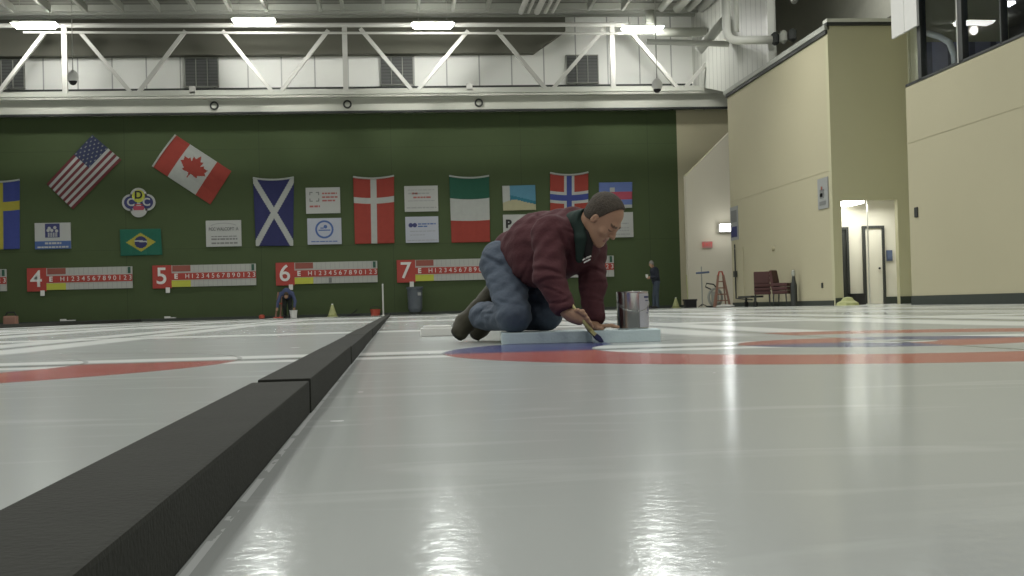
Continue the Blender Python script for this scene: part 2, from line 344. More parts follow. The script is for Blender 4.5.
# ceiling joists running away from the camera
for i, xx in enumerate((-14.3, -13.05, -11.8, -10.55, -9.3, -8.05, -6.8, -5.55, -4.3, -2.4, -1.6, -.15, 1.1, 2.35, 3.6, 7.3, 8.55)):
    b = obj('ceiling_joist', box((-.05, 30, 10.92), (.05, 45.2, 11.2)), M['duct2'], loc=(xx, 0, 0))
    tag(b, 'slim white joist running front to back under the grey roof deck', 'joist', 'white joists under the roof deck')
for i, xx in enumerate((4.85, 5.12, 5.44, 5.75, 6.02)):
    b = obj('conduit', tube(new(), [(xx, 32, 10.95), (xx, 45.5, 10.95)], (.10, .06, .11, .07, .06)[i]), M['steel'])
    tag(b, 'white round pipe in a bunch of five side by side under the roof', 'pipe', 'bunch of five roof pipes')
# ducts on the right
def duct(pts, r, label, m='duct', name='air_duct', group=None):
    return tag(obj(name, tube(new(), pts, r, 14), M[m], smooth=True), label, 'duct', group)
def elbow(a, c, b, r, n=6):
    a, b, c = Vector(a), Vector(b), Vector(c); return [((1-t)**2)*a+2*t*(1-t)*c+t*t*b for t in [i/n for i in range(n+1)]]
for i, xx in enumerate((10.0, 10.6, 11.05, 11.5)):
    duct([(xx, 30, 11.0), (xx, 45.2, 11.0)], (.13, .17, .13, .16)[i], 'pale round duct running front to back beside the white siding', 'duct2', group='pale ducts by the right siding')
duct([(9.55, 45.1, 10.9)]+elbow((9.55, 45.1, 10.6), (9.55, 45.1, 10.1), (9.95, 45.1, 10.1), .14)+[(11.6, 45.1, 10.1)], .17, 'horizontal grey duct with a bend beside the rightmost ceiling lamp', 'duct2')
duct([(8.75, 42, 9.1), (11.6, 42, 9.0)], .10, 'thin level white pipe right of the rightmost ceiling lamp', 'duct', 'pipe')
duct([(10.62, 42.3, 8.85), (12.0, 42.3, 10.35)], .17, 'sloping white duct crossing in front of the corner siding', 'duct')
duct([(10.17, 37, 11.4), (10.17, 37, 8.45)]+[tuple(v) for v in elbow((10.17, 37, 8.4), (10.17, 37, 8.06), (10.5, 37, 8.06), .1)]+[(11.55, 37, 8.07)], .13, 'bright white drop pipe bending right above the beige wall')
duct([(10.45, 36.9, 11.4), (10.45, 36.9, 8.3)], .075, 'slim bright vertical pipe next to the bending drop pipe', 'duct', 'pipe')
struct('trim_13', box((11.55, 37.35, 7.3), (11.75, 37.55, 11.4)), M['duct'])
t = thing('pipe_valves', 'dark valve cluster on the pipe end above the beige wall', 'valve', (11.66, 37.0, 8.1))
for k in range(3): obj('valve_body', lathe(new(), [(.04, -.2), (.13, -.12), (.13, .12), (.04, .2)], (.22*k, -.15*k, .02*k), 12), M['dark' if k != 1 else 'duct2'], t)
duct([(11.95, 30.5, 10.2), (11.95, 36, 9.0)], .10, 'pale pipe high above the doorway recess', 'duct2')

# hanging dome cameras
def dome(x, z, lb, y=42):
    t = thing('dome_camera', lb, 'camera', (x, y, z), 'cameras hanging on rods')
    obj('rod', tube(new(), [(0, 0, .15), (0, 0, 3.3)], .018, 6), M['duct2'], t)
    obj('housing', lathe(new(), [(.03, .24), (.10, .20), (.17, .10), (.18, -.05), (.14, -.13)], seg=20), M['white'], t, smooth=True)
    obj('dome_glass', lathe(new(), [(.13, -.13), (.12, -.18), (.07, -.24), (.02, -.26)], seg=20), M['black'], t, smooth=True)
dome(-10.27, 8.05, 'white dome camera hanging on a thin rod at the left end of the truss'); dome(9.07, 7.6, 'white dome camera hanging on a thin rod below the rightmost ceiling lamp')

# ceiling lamps seen in the photograph
def lamp(x, z, lb):
    t = thing('ceiling_lamp', lb, 'lamp', (x, 44.4, z), 'bright lamps under the roof')
    obj('diffuser', prism(new(), [(-.64, -.04), (.64, -.04), (.74, .08), (-.74, .08)], 'y', -.24, .24), M['lamp'], t)
    obj('housing', box((-.70, -.22, .08), (.70, .22, .15)), M['duct2'], t)
    for s in (-.5, .5): obj('hanger', tube(new(), [(s, 0, .15), (s, 0, .9)], .012, 6), M['duct2'], t)
    l = bpy.data.lights.new('lamp_light', 'POINT'); l.energy = 105; l.color = (1, .99, .95); l.shadow_soft_size = .15
    lo_ = bpy.data.objects.new('lamp_light', l); COL.objects.link(lo_); lo_.location = (x, 44.4, z-.25)
for x, z, lb in ((-12.1, 10.27, 'glowing rectangular ceiling lamp, leftmost of the four'), (-4.67, 10.37, 'glowing rectangular ceiling lamp, second from the left'),
                 (1.58, 10.2, 'glowing rectangular ceiling lamp, third from the left'), (9.12, 10.03, 'glowing rectangular ceiling lamp, rightmost, beside the ducts')): lamp(x, z, lb)

# lounge window band above the near right wall
t = thing('window_5', None, None, (11.5, 0, 0)); t['kind'] = 'structure'
gl = bpy.data.materials.new('lounge glass'); gl.use_nodes = True; g = gl.node_tree.nodes['Principled BSDF']
g.inputs['Base Color'].default_value = (.9, .95, 1, 1); g.inputs['Transmission Weight'].default_value = 1; g.inputs['Roughness'].default_value = .02; g.inputs['IOR'].default_value = 1.08
obj('pane', box((.05, 12, 4.9), (.06, 27.05, 8.2)), gl, t)
bm = new(); bx(bm, (0, 12, 4.86), (.14, 27.1, 4.93)); bx(bm, (0, 12, 8.2), (.14, 27.1, 8.3)); obj('window_sill', bm, M['dark'], t)
for yy, w in ((26.32, .17), (24.35, .2), (22.65, .05), (20.9, .2), (19.2, .05), (17.4, .2)): obj('mullion', box((0, yy-w/2, 4.9), (.14, yy+w/2, 8.2)), M['dark'], t)
obj('mullion', box((-.01, 24.43, 4.9), (.0, 24.47, 8.2)), M['steel'], t)
struct('wall_recess_side', box((13.75, 27.0, 0), (13.9, 32.2, 8.0)), M['olive'])
struct('ceiling_lounge', bx(box((11.6, 12, 7.85), (18, 27.0, 8.0)), (13.9, 27.0, 7.85), (18, 36, 8.0)), M['soffit'])
struct('wall_lounge', box((17.8, 12, 4.5), (18, 36, 8)), M['dark'])
struct('wall_lounge_side', box((11.76, 27.0, 0), (13.75, 27.1, 8.0)), M['olive'])
struct('wall_lounge_end', box((11.8, 26.93, 4.5), (13.7, 26.99, 5.85)), seams(mat('pale lavender panelling', (.36, .36, .48), .6, var=.3, scale=2), .5, .14, 0, .4))
struct('floor_lounge', bx(box((11.76, 12, 4.3), (18, 27.0, 4.5)), (13.9, 27.0, 4.3), (18, 36, 4.5)), M['soffit'])
M['loungelamp'] = mat('lounge lamp glow', (1, 1, 1), emit=5, var=0)
for (x0, y0, x1, y1, w_, lb) in ((16.1, 33.2, 16.95, 33.2, .5, 'wide white lamp in the lounge seen through the window, lowest'), (16.07, 32.7, 16.12, 31.9, .2, 'slanting white strip lamp in the lounge seen through the window'), (16.15, 31.5, 16.12, 31.1, .2, 'short white lamp in the lounge seen through the window, topmost')):
    b = obj('lounge_lamp', bar(new(), (x0, y0, 7.75), (x1, y1, 7.75), w_, .06), M['loungelamp']); tag(b, lb, 'lamp', 'lamps inside the lounge')
duct([(12, 26.95, 6.05), (12, 26.4, 5.86), (12, 25.9, 5.62), (12, 25.7, 5.32), (12, 25.63, 4.5)], .07, 'curved white pipe inside the lounge behind the window', 'duct', 'pipe')
bm = new(); bx(bm, (0, 0, 0), (.06, .66, 2.9), .01)
t = thing('hanging_panel', 'white double panel hanging at the corner of the lounge window', 'panel', (11.38, 26.12, 6.04))
obj('panel_leaf', bm, M['white'], t); obj('panel_leaf', box((0, .68, 0), (.06, 1.38, 2.9), .01), M['white'], t)

# ------------------------------------------------------------------ flags
def flag(name, label, corners, colfn, mats, nx=60, ny=90, sag=0., hem=True, y=47.37, cat='flag', wave=.02):
    """corners TL,TR,BR,BL as (x,z) on the wall; colfn(u right, v down) -> material index"""
    tl, tr, br, bl = [Vector((a, b)) for a, b in corners]
    c = (tl+tr+br+bl)/4; bm = new(); g = []
    for j in range(ny+1):
        row = []
        for i in range(nx+1):
            u, v = i/nx, j/ny
            p = (tl*(1-u)+tr*u)*(1-v)+(bl*(1-u)+br*u)*v-c
            e = tr-tl; n2 = Vector((e.y, -e.x)).normalized()*(1 if True else 0)
            p = p+n2*(sag*4*u*(1-u)*(1-v))
            d = wave*(math.sin(7*u+2*v)+.6*math.sin(13*u-3*v+1))*(.3+.7*v)
            row.append(bm.verts.new((p.x, -abs(d)-.01, p.y)))
        g.append(row)
    for j in range(ny):
        for i in range(nx):
            f = bm.faces.new((g[j][i], g[j+1][i], g[j+1][i+1], g[j][i+1])); f.material_index = colfn((i+.5)/nx, (j+.5)/ny); f.smooth = True
    t = thing(name, label, cat, (c.x, y, c.y))
    me = bpy.data.meshes.new('flag_cloth'); bm.to_mesh(me); bm.free()
    o = link('flag_cloth', me, [M[k] for k in mats], t)
    md = o.modifiers.new('thick', 'SOLIDIFY'); md.thickness = .008
    if hem:
        e = tr-tl
        pts = [(tl-c+e*k/8).to_tuple() for k in range(9)]; n2 = Vector((e.y, -e.x)).normalized()
        P = [(a+n2.x*sag*4*k/8*(1-k/8), -.03, b+n2.y*sag*4*k/8*(1-k/8)) for k, (a, b) in enumerate(pts)]
        obj('hem_rod', tube(new(), P, .035, 8), M['f_white'], t)
    return t
def cross(u0, u1, v0, v1): return lambda u, v: 1 if u0 < u < u1 or v0 < v < v1 else 0
def nordic(u, v):
    if .44 < u < .56 or .315 < v < .395: return 2
    return 1 if .36 < u < .64 or .265 < v < .445 else 0
flag('wall_flag', 'blue hanging flag with yellow cross at the left edge of the wall', [(-15.1, 5.29), (-13.55, 5.31), (-13.6, 2.78), (-15.1, 2.76)], cross(.36, .62, .30, .43), ['f_blue', 'f_yellow'], sag=.06)
flag('wall_flag', 'dark blue hanging flag with white diagonal cross', [(-5.14, 5.24), (-3.63, 5.24), (-3.72, 2.68), (-5.09, 2.70)], lambda u, v: 1 if min(abs(u-v), abs(u-1+v)) < .085 else 0, ['f_navy', 'f_white'], sag=.08)
flag('wall_flag', 'red hanging flag with a single white cross', [(-1.44, 5.22), (.09, 5.24), (.04, 2.70), (-1.43, 2.70)], cross(.42, .57, .30, .385), ['f_red', 'f_white'], sag=.08)
flag('wall_flag', 'hanging flag in green, white and red stripes left of the kneeling man', [(2.16, 5.2), (3.67, 5.18), (3.65, 2.67), (2.19, 2.67)], lambda u, v: int(v*3), ['f_green', 'f_white', 'f_red'], sag=.08)
flag('wall_flag', 'red hanging flag with blue and white cross behind the kneeling man', [(6.0, 5.25), (7.47, 5.25), (7.4, 2.67), (5.94, 2.7)], nordic, ['f_red', 'f_white', 'f_blue'], sag=.09)
def brazil(u, v):
    x, y = (u-.5)*2, (v-.5)*2
    if x*x*2.2+y*y < .20*1.05: return 3 if abs(y+.08-.25*x*x-.1*x) < .06 else 2
    return 1 if abs(x)/.72+abs(y)/.72 < 1 else 0
flag('wall_flag', 'small green flag with yellow diamond and blue disc', [(-10.02, 3.42), (-8.54, 3.42), (-8.5, 2.45), (-10.0, 2.44)], brazil, ['f_bgreen', 'f_yellow', 'f_navy', 'f_white'], hem=False, nx=60, ny=40)
def usa(u, v):   # u along hoist->fly turned on the wall (u across top edge = hoist side)
    # v runs down the fly, u runs along the hoist
    s = int((1-u)*13)
    if v < .40 and u < .54:
        a, b = (u/.54*9) % 1-.5, (v/.40*7) % 1-.5
        odd = (int(u/.54*9)+int(v/.40*7)) % 2
        return 2 if (a*a+b*b < .07) and odd == 0 else 3
    return 0 if s % 2 == 0 else 1
flag('wall_flag', 'tilted flag of red and white stripes with a starry blue corner', [(-10.93, 6.92), (-9.90, 5.99), (-11.68, 4.19), (-12.60, 5.14)], usa, ['f_maroon', 'f_white', 'f_grey', 'f_usblue'], nx=78, ny=110, hem=False)
leaf = [(0, 1), (.18, .66), (.38, .74), (.30, .36), (.52, .56), (.60, .42), (.86, .46), (.78, .20), (.92, .08), (.50, -.20), (.54, -.36), (.06, -.30), (.04, -.62)]
leaf = leaf+[(-x, y) for x, y in leaf[::-1] if x > 0]
def inpoly(x, y, P):
    c = False; j = len(P)-1
    for i in range(len(P)):
        if (P[i][1] > y) != (P[j][1] > y) and x < (P[j][0]-P[i][0])*(y-P[i][1])/(P[j][1]-P[i][1])+P[i][0]: c = not c
        j = i
    return c
def canada(u, v):
    if v < .26 or v > .74: return 0
    # hoist is the top edge here, the leaf's top points towards u=0 ... leaf upright along -u
    X, Y = (v-.5)/.235, -(u-.5)/.40
    return 0 if inpoly(-X, -Y if False else Y, leaf) else 1
# hoist (short, rod) edge lies on the left: TL->BL of the flag; mapped so that v runs along the fly
flag('wall_flag', 'tilted red and white flag with a red maple leaf', [(-8.78, 5.71), (-7.92, 6.88), (-5.92, 5.50), (-6.72, 4.28)][0:2]+[(-5.92, 5.50), (-6.72, 4.28)], lambda u, v: canada(1-u, v), ['f_red', 'f_white'], nx=80, ny=120, sag=-.03)

# ------------------------------------------------------------------ signs on the green wall
def sign(label, x0, x1, z0, z1, m='signwhite', name='wall_sign'):
    t = thing(name, label, 'sign', ((x0+x1)/2, 47.34, (z0+z1)/2)); w, h = (x1-x0)/2, (z1-z0)/2
    obj('sign_board', box((-w, 0, -h), (w, .05, h), .006), M[m], t); return t, w, h
def lines(t, rows, m, name='lettering', y=-.006):
    """rows of small word blocks: (x0, x1, z, height)"""
    bm = new()
    for x0, x1, z, h in rows:
        x = x0
        while x < x1-.03:
            w = min(random.uniform(.07, .2), x1-x); bx(bm, (x, y, z-h/2), (x+w, 0, z+h/2)); x += w+.025
    return obj(name, bm, M[m], t)
t, w, h = sign('white sign with navy emblem above a blue banner strip', -13.05, -11.77, 2.75, 3.71)
obj('banner_strip', box((-w, -.006, -h), (w, 0, -h+.29)), M['s_blue'], t)
bm = new(); bx(bm, (-.27, -.006, -.06), (.25, 0, .45)); obj('emblem', bm, M['s_navy'], t)
bm = new()
for k in range(6): bx(bm, (-.17+.06*k, -.012, -.04), (-.14+.06*k, -.006, .12))
for a, b in ((-.12, .28), (.08, .30), (-.03, .2), (.14, .18), (-.16, .2)): disc_y(bm, a, b, .06, -.012, -.006, 10)
obj('emblem_mark', bm, M['signwhite'], t); lines(t, [(-.28, .3, -.27, .07), (-.55, .55, -.41, .06)], 'signwhite', y=-.014)
# club badge
t = thing('club_badge', 'clover-shaped club badge with letters D, C and C', 'sign', (-9.31, 47.33, 4.40)); t.scale = (.86, 1, .86)
pts = ((0, .27), (-.34, -.0), (.34, -.0), (0, -.28))
bm = new()
disc_y(bm, 0, 0, .33, .002, .04)
for a, b in pts: disc_y(bm, a, b, .36, 0, .04)
obj('badge_back', bm, M['signwhite'], t)
for (a, b), mm, nm in zip(pts, ('s_yellow', 's_navy', 's_navy', 'signwhite'), ('yellow_disc', 'navy_disc', 'navy_disc', 'lower_disc')): obj(nm, disc_y(new(), a, b, .27, -.008-.002*b, 0), M[mm], t)
for ch, a, b, mm in (('D', 0, .31, 'black'), ('C', -.33, 0, 'signwhite'), ('C', .33, 0, 'signwhite')): text('letter', ch, .46, M[mm], t, (a, -.015, b), bold=.012)
obj('curling_stone_mark', prism(new(), [(-.2, -.33), (.2, -.33), (.24, -.24), (.2, -.15), (-.2, -.15), (-.24, -.24)], 'y', -.014, -.008), M['f_pink'], t)
obj('stone_handle_mark', prism(new(), [(-.14, -.13), (-.14, -.07), (.16, -.07), (.16, -.11), (-.08, -.11), (-.08, -.13)], 'y', -.014, -.008), M['s_red'], t)
t, w, h = sign('white sign with grey arch and bold lettering BCC', -6.9, -5.61, 2.71, 3.68)
text('lettering', 'BCC WALCORT  A', .165, M['s_grey'], t, (0, -.006, .16), sx=.78, bold=.006)
bm = new()
for k in range(8):
    a, b = math.pi*(.15+.7*k/8), math.pi*(.15+.7*(k+1)/8); bar(bm, (.52*math.cos(a), -.004, .22+.16*math.sin(a)), (.52*math.cos(b), -.004, .22+.16*math.sin(b)), .006, .03)
obj('arch_mark', bm, M['s_lgrey'], t); lines(t, [(-.45, .5, -.11, .035), (-.45, .5, -.21, .06), (-.45, .5, -.36, .06)], 's_grey')
t, w, h = sign('white sign with red bracket logo, upper one right of the diagonal cross flag', -3.21, -1.94, 3.87, 4.84)
bm = new()
for a, b, sx_, sz_ in ((-.5, .32, 1, -1), (-.14, .32, -1, -1), (-.5, -.04, 1, 1), (-.14, -.04, -1, 1)):
    bx(bm, (min(a, a+.12*sx_), -.006, min(b, b+.035*sz_)), (max(a, a+.12*sx_), 0, max(b, b+.035*sz_))); bx(bm, (min(a, a+.035*sx_), -.006, min(b, b+.12*sz_)), (max(a, a+.035*sx_), 0, max(b, b+.12*sz_)))
obj('bracket_logo', bm, M['s_grey'], t); lines(t, [(-.03, .52, .26, .06), (-.03, .54, .12, .06), (-.03, .45, -.01, .06), (-.5, -.12, -.22, .07)], 's_rink')
t, w, h = sign('white sign with round blue seal, right of the diagonal cross flag', -3.18, -1.92, 2.71, 3.69, 'signblue')
ring_o = obj('seal_ring', ring_y(new(), 0, .07, .34, .27, -.006, 0), M['s_blue'], t)
bm = new(); disc_y(bm, .04, .17, .07, -.006, 0, 10); bx(bm, (-.22, -.006, .02), (.22, 0, .06)); bx(bm, (-.15, -.006, .1), (-.02, 0, .14)); obj('seal_mark', bm, M['s_blue'], t); lines(t, [(-.5, .5, -.38, .035)], 's_blue')
t, w, h = sign('white sign with red line of lettering, above its pale blue neighbour', .46, 1.72, 3.87, 4.84)
lines(t, [(-.5, .5, .33, .03), (-.48, .3, .2, .05), (-.5, .5, -.08, .03), (-.56, .56, -.34, .05)], 's_lgrey'); lines(t, [(-.3, .36, .05, .06), (-.35, -.1, .2, .07)], 's_rink')
t, w, h = sign('pale blue sign with two navy dots and small lettering', .47, 1.71, 2.70, 3.68, 'signblue')
bm = new(); disc_y(bm, -.42, .17, .085, -.006, 0, 16); disc_y(bm, -.27, .17, .085, -.006, 0, 16); obj('dot_logo', bm, M['s_navy'], t)
lines(t, [(-.15, .52, .21, .045), (-.15, .2, .12, .045)], 's_blue'); lines(t, [(-.45, .5, -.06, .03), (-.45, .1, -.2, .03), (-.56, .56, -.4, .03)], 's_lgrey')
def sea(u, v):
    if u < .27: return 3 if random.random() < .6+.3*v else 0
    lim = .45+.5*(u-.27)
    if v > lim+.12: return 1 if (random.random() < .75) else 0
    if v > lim: return 3 if random.random() < .4 else 2
    return 2 if v > .5*u+.15 or v < .1 else 4
flag('picture_poster', 'poster picture of a blue bay and pale shore, left of the blue cross flag', [(4.16, 4.79), (5.42, 4.8), (5.43, 3.85), (4.17, 3.84)], lambda u, v: (1 if v > .55+.35*abs(u-.35) else (0 if u < .22 else (2 if v < .3+.35*u else 3))), ['f_white', 'f_sand', 'f_sky', 'f_teal'], nx=40, ny=30, hem=False, cat='poster', wave=.004)
t, w, h = sign('white sign with one bold black letter, half hidden behind the maroon jacket', 4.16, 5.4, 2.72, 3.69)
text('lettering', 'P', .42, M['black'], t, (-.42, -.006, .12), bold=.02); lines(t, [(-.1, .5, .2, .05)], 's_grey')
flag('picture_poster', 'blue poster with a pink band, partly behind the man\'s head', [(7.87, 4.85), (9.16, 4.85), (9.13, 3.86), (7.85, 3.85)], lambda u, v: 1 if (.38 < v < .66 and u > .32) else (2 if (v < .4 and abs(u-.4) < .08 and v > .2) or (u > .75 and v > .85) else 0), ['f_lav', 'f_pink', 'f_white'], nx=40, ny=30, hem=False, cat='poster', wave=.004)
t, w, h = sign('white lettered sign right of the man\'s head, under the blue poster', 7.88, 9.15, 2.74, 3.70)
lines(t, [(-.2, .45, .05, .05), (-.3, .5, -.12, .03), (-.3, .5, -.22, .03), (-.1, .5, -.36, .04)], 's_lgrey')

# ------------------------------------------------------------------ scoreboards
def scoreboard(x, num, lb):
    t = thing('scoreboard', lb, 'scoreboard', (x, 47.32, 1.24), 'scoreboards in a row on the green wall')
    n = obj('number_plate', box((0, 0, -.03), (.69, .06, .82), .006), M['s_red'], t); text('number', num, .86, M['white'], n, (.33, -.01, .40), bold=.008)
    obj('score_panel', box((.66, .01, .01), (3.76, .06, .81)), M['s_white'], t)
    obj('team_strip', box((.72, -.002, .58), (1.38, .01, .80)), M['s_brown'], t)
    obj('team_strip', box((.69, -.002, .01), (1.38, .01, .25)), M['s_yellow'], t)
    r = obj('number_strip', box((.66, -.004, .27), (3.76, .01, .52)), M['s_red'], t)
    text('emblem', 'E', .25, M['white'], r, (.85, -.012, .395), bold=.01)
    for k, ch in enumerate('H1234567890123'): text('digit', ch, .235, M['white'], r, (1.26+.187*k, -.012, .395))
    bm = new()
    for k in range(13): bx(bm, (1.5+.17*k, -.001, .56), (1.515+.17*k, .01, .8)); bx(bm, (1.5+.17*k, -.001, .02), (1.515+.17*k, .01, .25))
    obj('peg_lines', bm, M['s_lgrey'], t)
    obj('end_tab', box((3.60, -.006, .56), (3.70, .01, .79)), M['s_dgreen'], t)
    obj('hanging_tag', box((.47, -.02, -.20), (.62, .0, -.0)), M['white'], t)
    return t
for k, (num, lb) in enumerate((('3', 'scoreboard cut off at the left edge of the photo, only its right end showing'), ('4', 'red and white scoreboard with a large number 4'), ('5', 'red and white scoreboard with a large number 5'),
                               ('6', 'red and white scoreboard with a large number 6'), ('7', 'red and white scoreboard with a large number 7'), ('8', 'scoreboard mostly hidden behind the kneeling man'))):
    sb = scoreboard(-17.84+4.487*k, num, lb)
    if num == '6': obj('score_card', box((1.95, -.02, .03), (2.06, .0, .22)), M['s_grey'], sb)

# ------------------------------------------------------------------ foam dividers on the ice
def foam(x, y0, y1, w, h, m, lb, grp):
    o = obj('foam_divider', box((-w, 0, 0), (0, y1-y0-.006, h), .004), M[m], loc=(x, y0, 0)); return tag(o, lb, 'divider', grp)
foam(-.155, -1.6, 2.27, .102, .0585, 'foam', 'nearest charcoal foam divider block, filling the lower left foreground', 'charcoal foam strips left of the man')
y = 2.275; k = 0
while y < 46.3:
    L_ = 2.05
    foam(-.153+.002*(k % 2), y, min(y+L_, 46.5), .094+.002*(k % 3), .0625-.001*(k % 2), 'foam2' if k % 2 else 'foam',
         ['charcoal foam divider block just beyond the step in the strip', 'charcoal foam divider block, third from the camera', 'charcoal foam divider block, fourth from the camera'][k] if k < 3 else 'charcoal foam divider block in the distant stretch of the central strip', 'charcoal foam strips left of the man')
    y += L_; k += 1
y = 28.6
while y < 46: foam(-9.1, y, y+2.2, .12, .09, 'foam', 'dark foam divider block in the far strip under scoreboard 4', 'dark foam strip at the far left'); y += 2.2

# ------------------------------------------------------------------ things along the far wall
M['trash'] = mat('grey plastic bin', (.085, .10, .115), .5, var=.1)
M['conepale'] = mat('faded yellow cone plastic', (.36, .38, .17), .6)
M['orange'] = mat('orange red plastic', (.40, .07, .04), .5); M['maroon'] = mat('maroon chair vinyl', (.055, .018, .016), .6, var=.2)
M['rust'] = mat('faded orange plastic', (.26, .14, .10), .6)
M['bluegrey'] = mat('blue grey plastic', (.09, .12, .2), .6)
t = thing('trash_can', 'grey trash can under scoreboard 7', 'bin', (.75, 46.75, .1), None)
obj('bin_body', lathe(new(), [(.0, .0), (.20, .0), (.26, .12), (.28, .86), (.30, .88)], seg=24), M['trash'], t, smooth=False)
obj('bin_rim', lathe(new(), [(.28, .85), (.315, .86), (.315, .93), (.24, .93), (.23, .87)], seg=24), M['trash'], t); obj('bin_foot', lathe(new(), [(.08, -.1), (.18, -.08), (.18, 0), (.08, .0)], seg=16), M['dark'], t); obj('bin_label', box((.10, -.29, .60), (.22, -.27, .72)), M['s_lgrey'], t)
def cone(x, y, lb, s=1., z=0):
    t = thing('traffic_cone', lb, 'cone', (x, y, z), 'pale cones on the floor')
    obj('cone_base', box((-.19*s, -.19*s, 0), (.19*s, .19*s, .03*s), .008), M['conepale'], t); obj('cone_body', lathe(new(), [(.17*s, .03*s), (.14*s, .12*s), (.04*s, .44*s), (.03*s, .47*s), (.0005, .475*s)], seg=20), M['conepale'], t, smooth=True)
    obj('cone_tip', lathe(new(), [(.045*s, .41*s), (.033*s, .475*s), (.02*s, .478*s)], seg=16), M['white'], t)
cone(-2.28, 46.4, 'pale yellow cone under scoreboard 6, right of the bending person'); cone(8.15, 44.8, 'pale yellow cone left of the paint can, by the far wall', .95); cone(10.1, 44.6, 'small pale yellow cone by the edge of the green wall', .8)
tag(obj('hog_line_pole', tube(new(), [(-.43, 46.6, 0), (-.43, 46.6, .02), (-.43, 46.6, 1.17)], [.10, .03, .028], 10), M['white']), 'thin white upright pole at the far end of the charcoal strip', 'pole')
t = thing('bucket', 'low red bucket at the wall left of the white pole', 'bucket', (-.72, 46.55, 0)); obj('bucket_body', lathe(new(), [(.15, 0), (.19, .22), (.2, .24), (.17, .24), (.14, .03)]), M['orange'], t); obj('bucket_handle', tube(new(), [(.19*math.cos(a), 0, .22+.12*math.sin(a)) for a in [math.pi*i/8 for i in range(9)]], .012, 6), M['dark'], t)
t = thing('ice_scraper', 'small black tool lying at the wall between cone and red bucket', 'tool', (-1.5, 46.5, 0)); obj('blade', box((-.25, -.05, 0), (.22, .05, .08), .01), M['black'], t); obj('tool_handle', tube(new(), [(-.1, 0, .06), (.12, .02, .24)], .02, 6), M['black'], t)
tag(obj('red_marker', lathe(new(), [(.08, 0), (.11, .03), (.11, .10), (.07, .14), (.02, .15)]), M['orange'], loc=(-4.84, 46.5, 0)), 'tiny red lump at the wall between scoreboards 5 and 6', 'marker')
t = thing('tool_bag', 'orange brown bag on the floor at the far left wall', 'bag', (-13.65, 46.3, .0)); obj('bag_body', box((-.24, -.15, 0), (.24, .15, .34), .08), M['rust'], t, smooth=True); obj('bag_strap', tube(new(), [(-.2, 0, .3), (-.12, 0, .46), (.12, 0, .46), (.2, 0, .3)], .03, 8), M['black'], t)
for xx, w_, lb in ((-11.8, .42, 'white scrap lying at the wall below scoreboard 4, larger'), (-8.15, .3, 'white scrap lying at the wall left of scoreboard 5')):
    bm = new(); bx(bm, (-w_/2, -.1, 0), (w_/2, .1, .035), .01); bx(bm, (-w_/2-.1, -.06, .0), (-w_/2+.1, .08, .075), .01); tag(obj('paper_scrap', bm, M['white'], loc=(xx, 46.98, .10)), lb, 'scrap')
tag(obj('foam_offcut', bx(box((0, 0, 0), (.26, .22, .055), .008), (.02, .03, .054), (.2, .18, .07), .005), M['white'], loc=(.17, 8.35, 0)), 'white foam offcut lying on the ice left of the man\'s shoes', 'foam piece')
# stands, cart, chairs at the right
t = thing('microphone_stand', 'thin grey stand with a short crossbar near the red exit sign', 'stand', (10.9, 43.9, 0))
obj('pole', tube(new(), [(0, 0, .02), (0, 0, 1.45)], .022, 8), M['duct2'], t); obj('crossbar', tube(new(), [(-.2, 0, 1.22), (.28, 0, 1.25)], .035, 8), M['bluegrey'], t)
for a in range(3): obj('leg', tube(new(), [(0, 0, .12), (.2*math.cos(a*2.1), .2*math.sin(a*2.1), .015)], .014, 6), M['dark'], t)
t = thing('hose_reel_cart', 'grey green cart with looped handle left of the orange ladder-back', 'cart', (11.22, 43.3, 0))
ring = [(.0+.24*math.cos(a), 0, .34+.30*math.sin(a)) for a in [2*math.pi*i/20 for i in range(21)]]
obj('reel', tube(new(), ring, .045, 8), M['duct2'], t); obj('reel_core', box((-.12, -.1, .1), (.12, .1, .55), .03), M['duct2'], t); obj('handle', tube(new(), [(-.1, 0, .6), (-.34, 0, .72), (-.30, 0, .84), (-.05, 0, .80), (.1, 0, .62)], .025, 8), M['dark'], t); obj('cart_foot', box((-.3, -.2, 0), (.3, .2, .05), .01), M['dark'], t)
t = thing('step_ladder', 'small faded orange folding steps beside the grey cart', 'ladder', (11.25, 42.6, 0))
for s in (-1, 1):
    obj('leg', bar(new(), (.26*s, -.15, 0), (.09*s, 0, 1.1), .07, .05, (0, 1, 0)), M['rust'], t); obj('leg', bar(new(), (.22*s, .25, 0), (.08*s, .02, 1.05), .04, .04, (0, 1, 0)), M['rust'], t)
for k in range(4): obj('step', box((-.23+.035*k, -.2+.04*k, .2+.22*k), (.23-.035*k, -.03+.04*k, .24+.22*k)), M['rust'], t)
obj('top_cap', tube(new(), [(-.09, 0, 1.08), (-.05, 0, 1.22), (.05, 0, 1.22), (.09, 0, 1.08)], .03, 8), M['orange'], t)
tag(obj('floor_bag', lathe(new(), [(.30, 0), (.34, .03), (.25, .07), (.05, .09)], seg=14), M['white'], loc=(11.2, 41.9, 0)), 'white flattened bag on the floor in front of the orange steps', 'bag')
tag(obj('storage_crate', bx(bx(box((0, 0, 0), (.42, .3, .26), .02), (-.02, -.02, .24), (.44, .32, .30), .01), (.1, -.03, .1), (.3, 0, .16)), M['black'], loc=(10.35, 44.2, 0)), 'black box on the floor beside the small pale cone', 'crate')
tag(obj('broom', bx(tube(new(), [(10.55, 44.6, .1), (10.72, 45.45, 1.2)], .018, 6), (10.4, 44.5, 0), (10.7, 44.65, .12), .01), M['conepale']), 'pale broom leaning on the cream wall above the black box', 'broom')
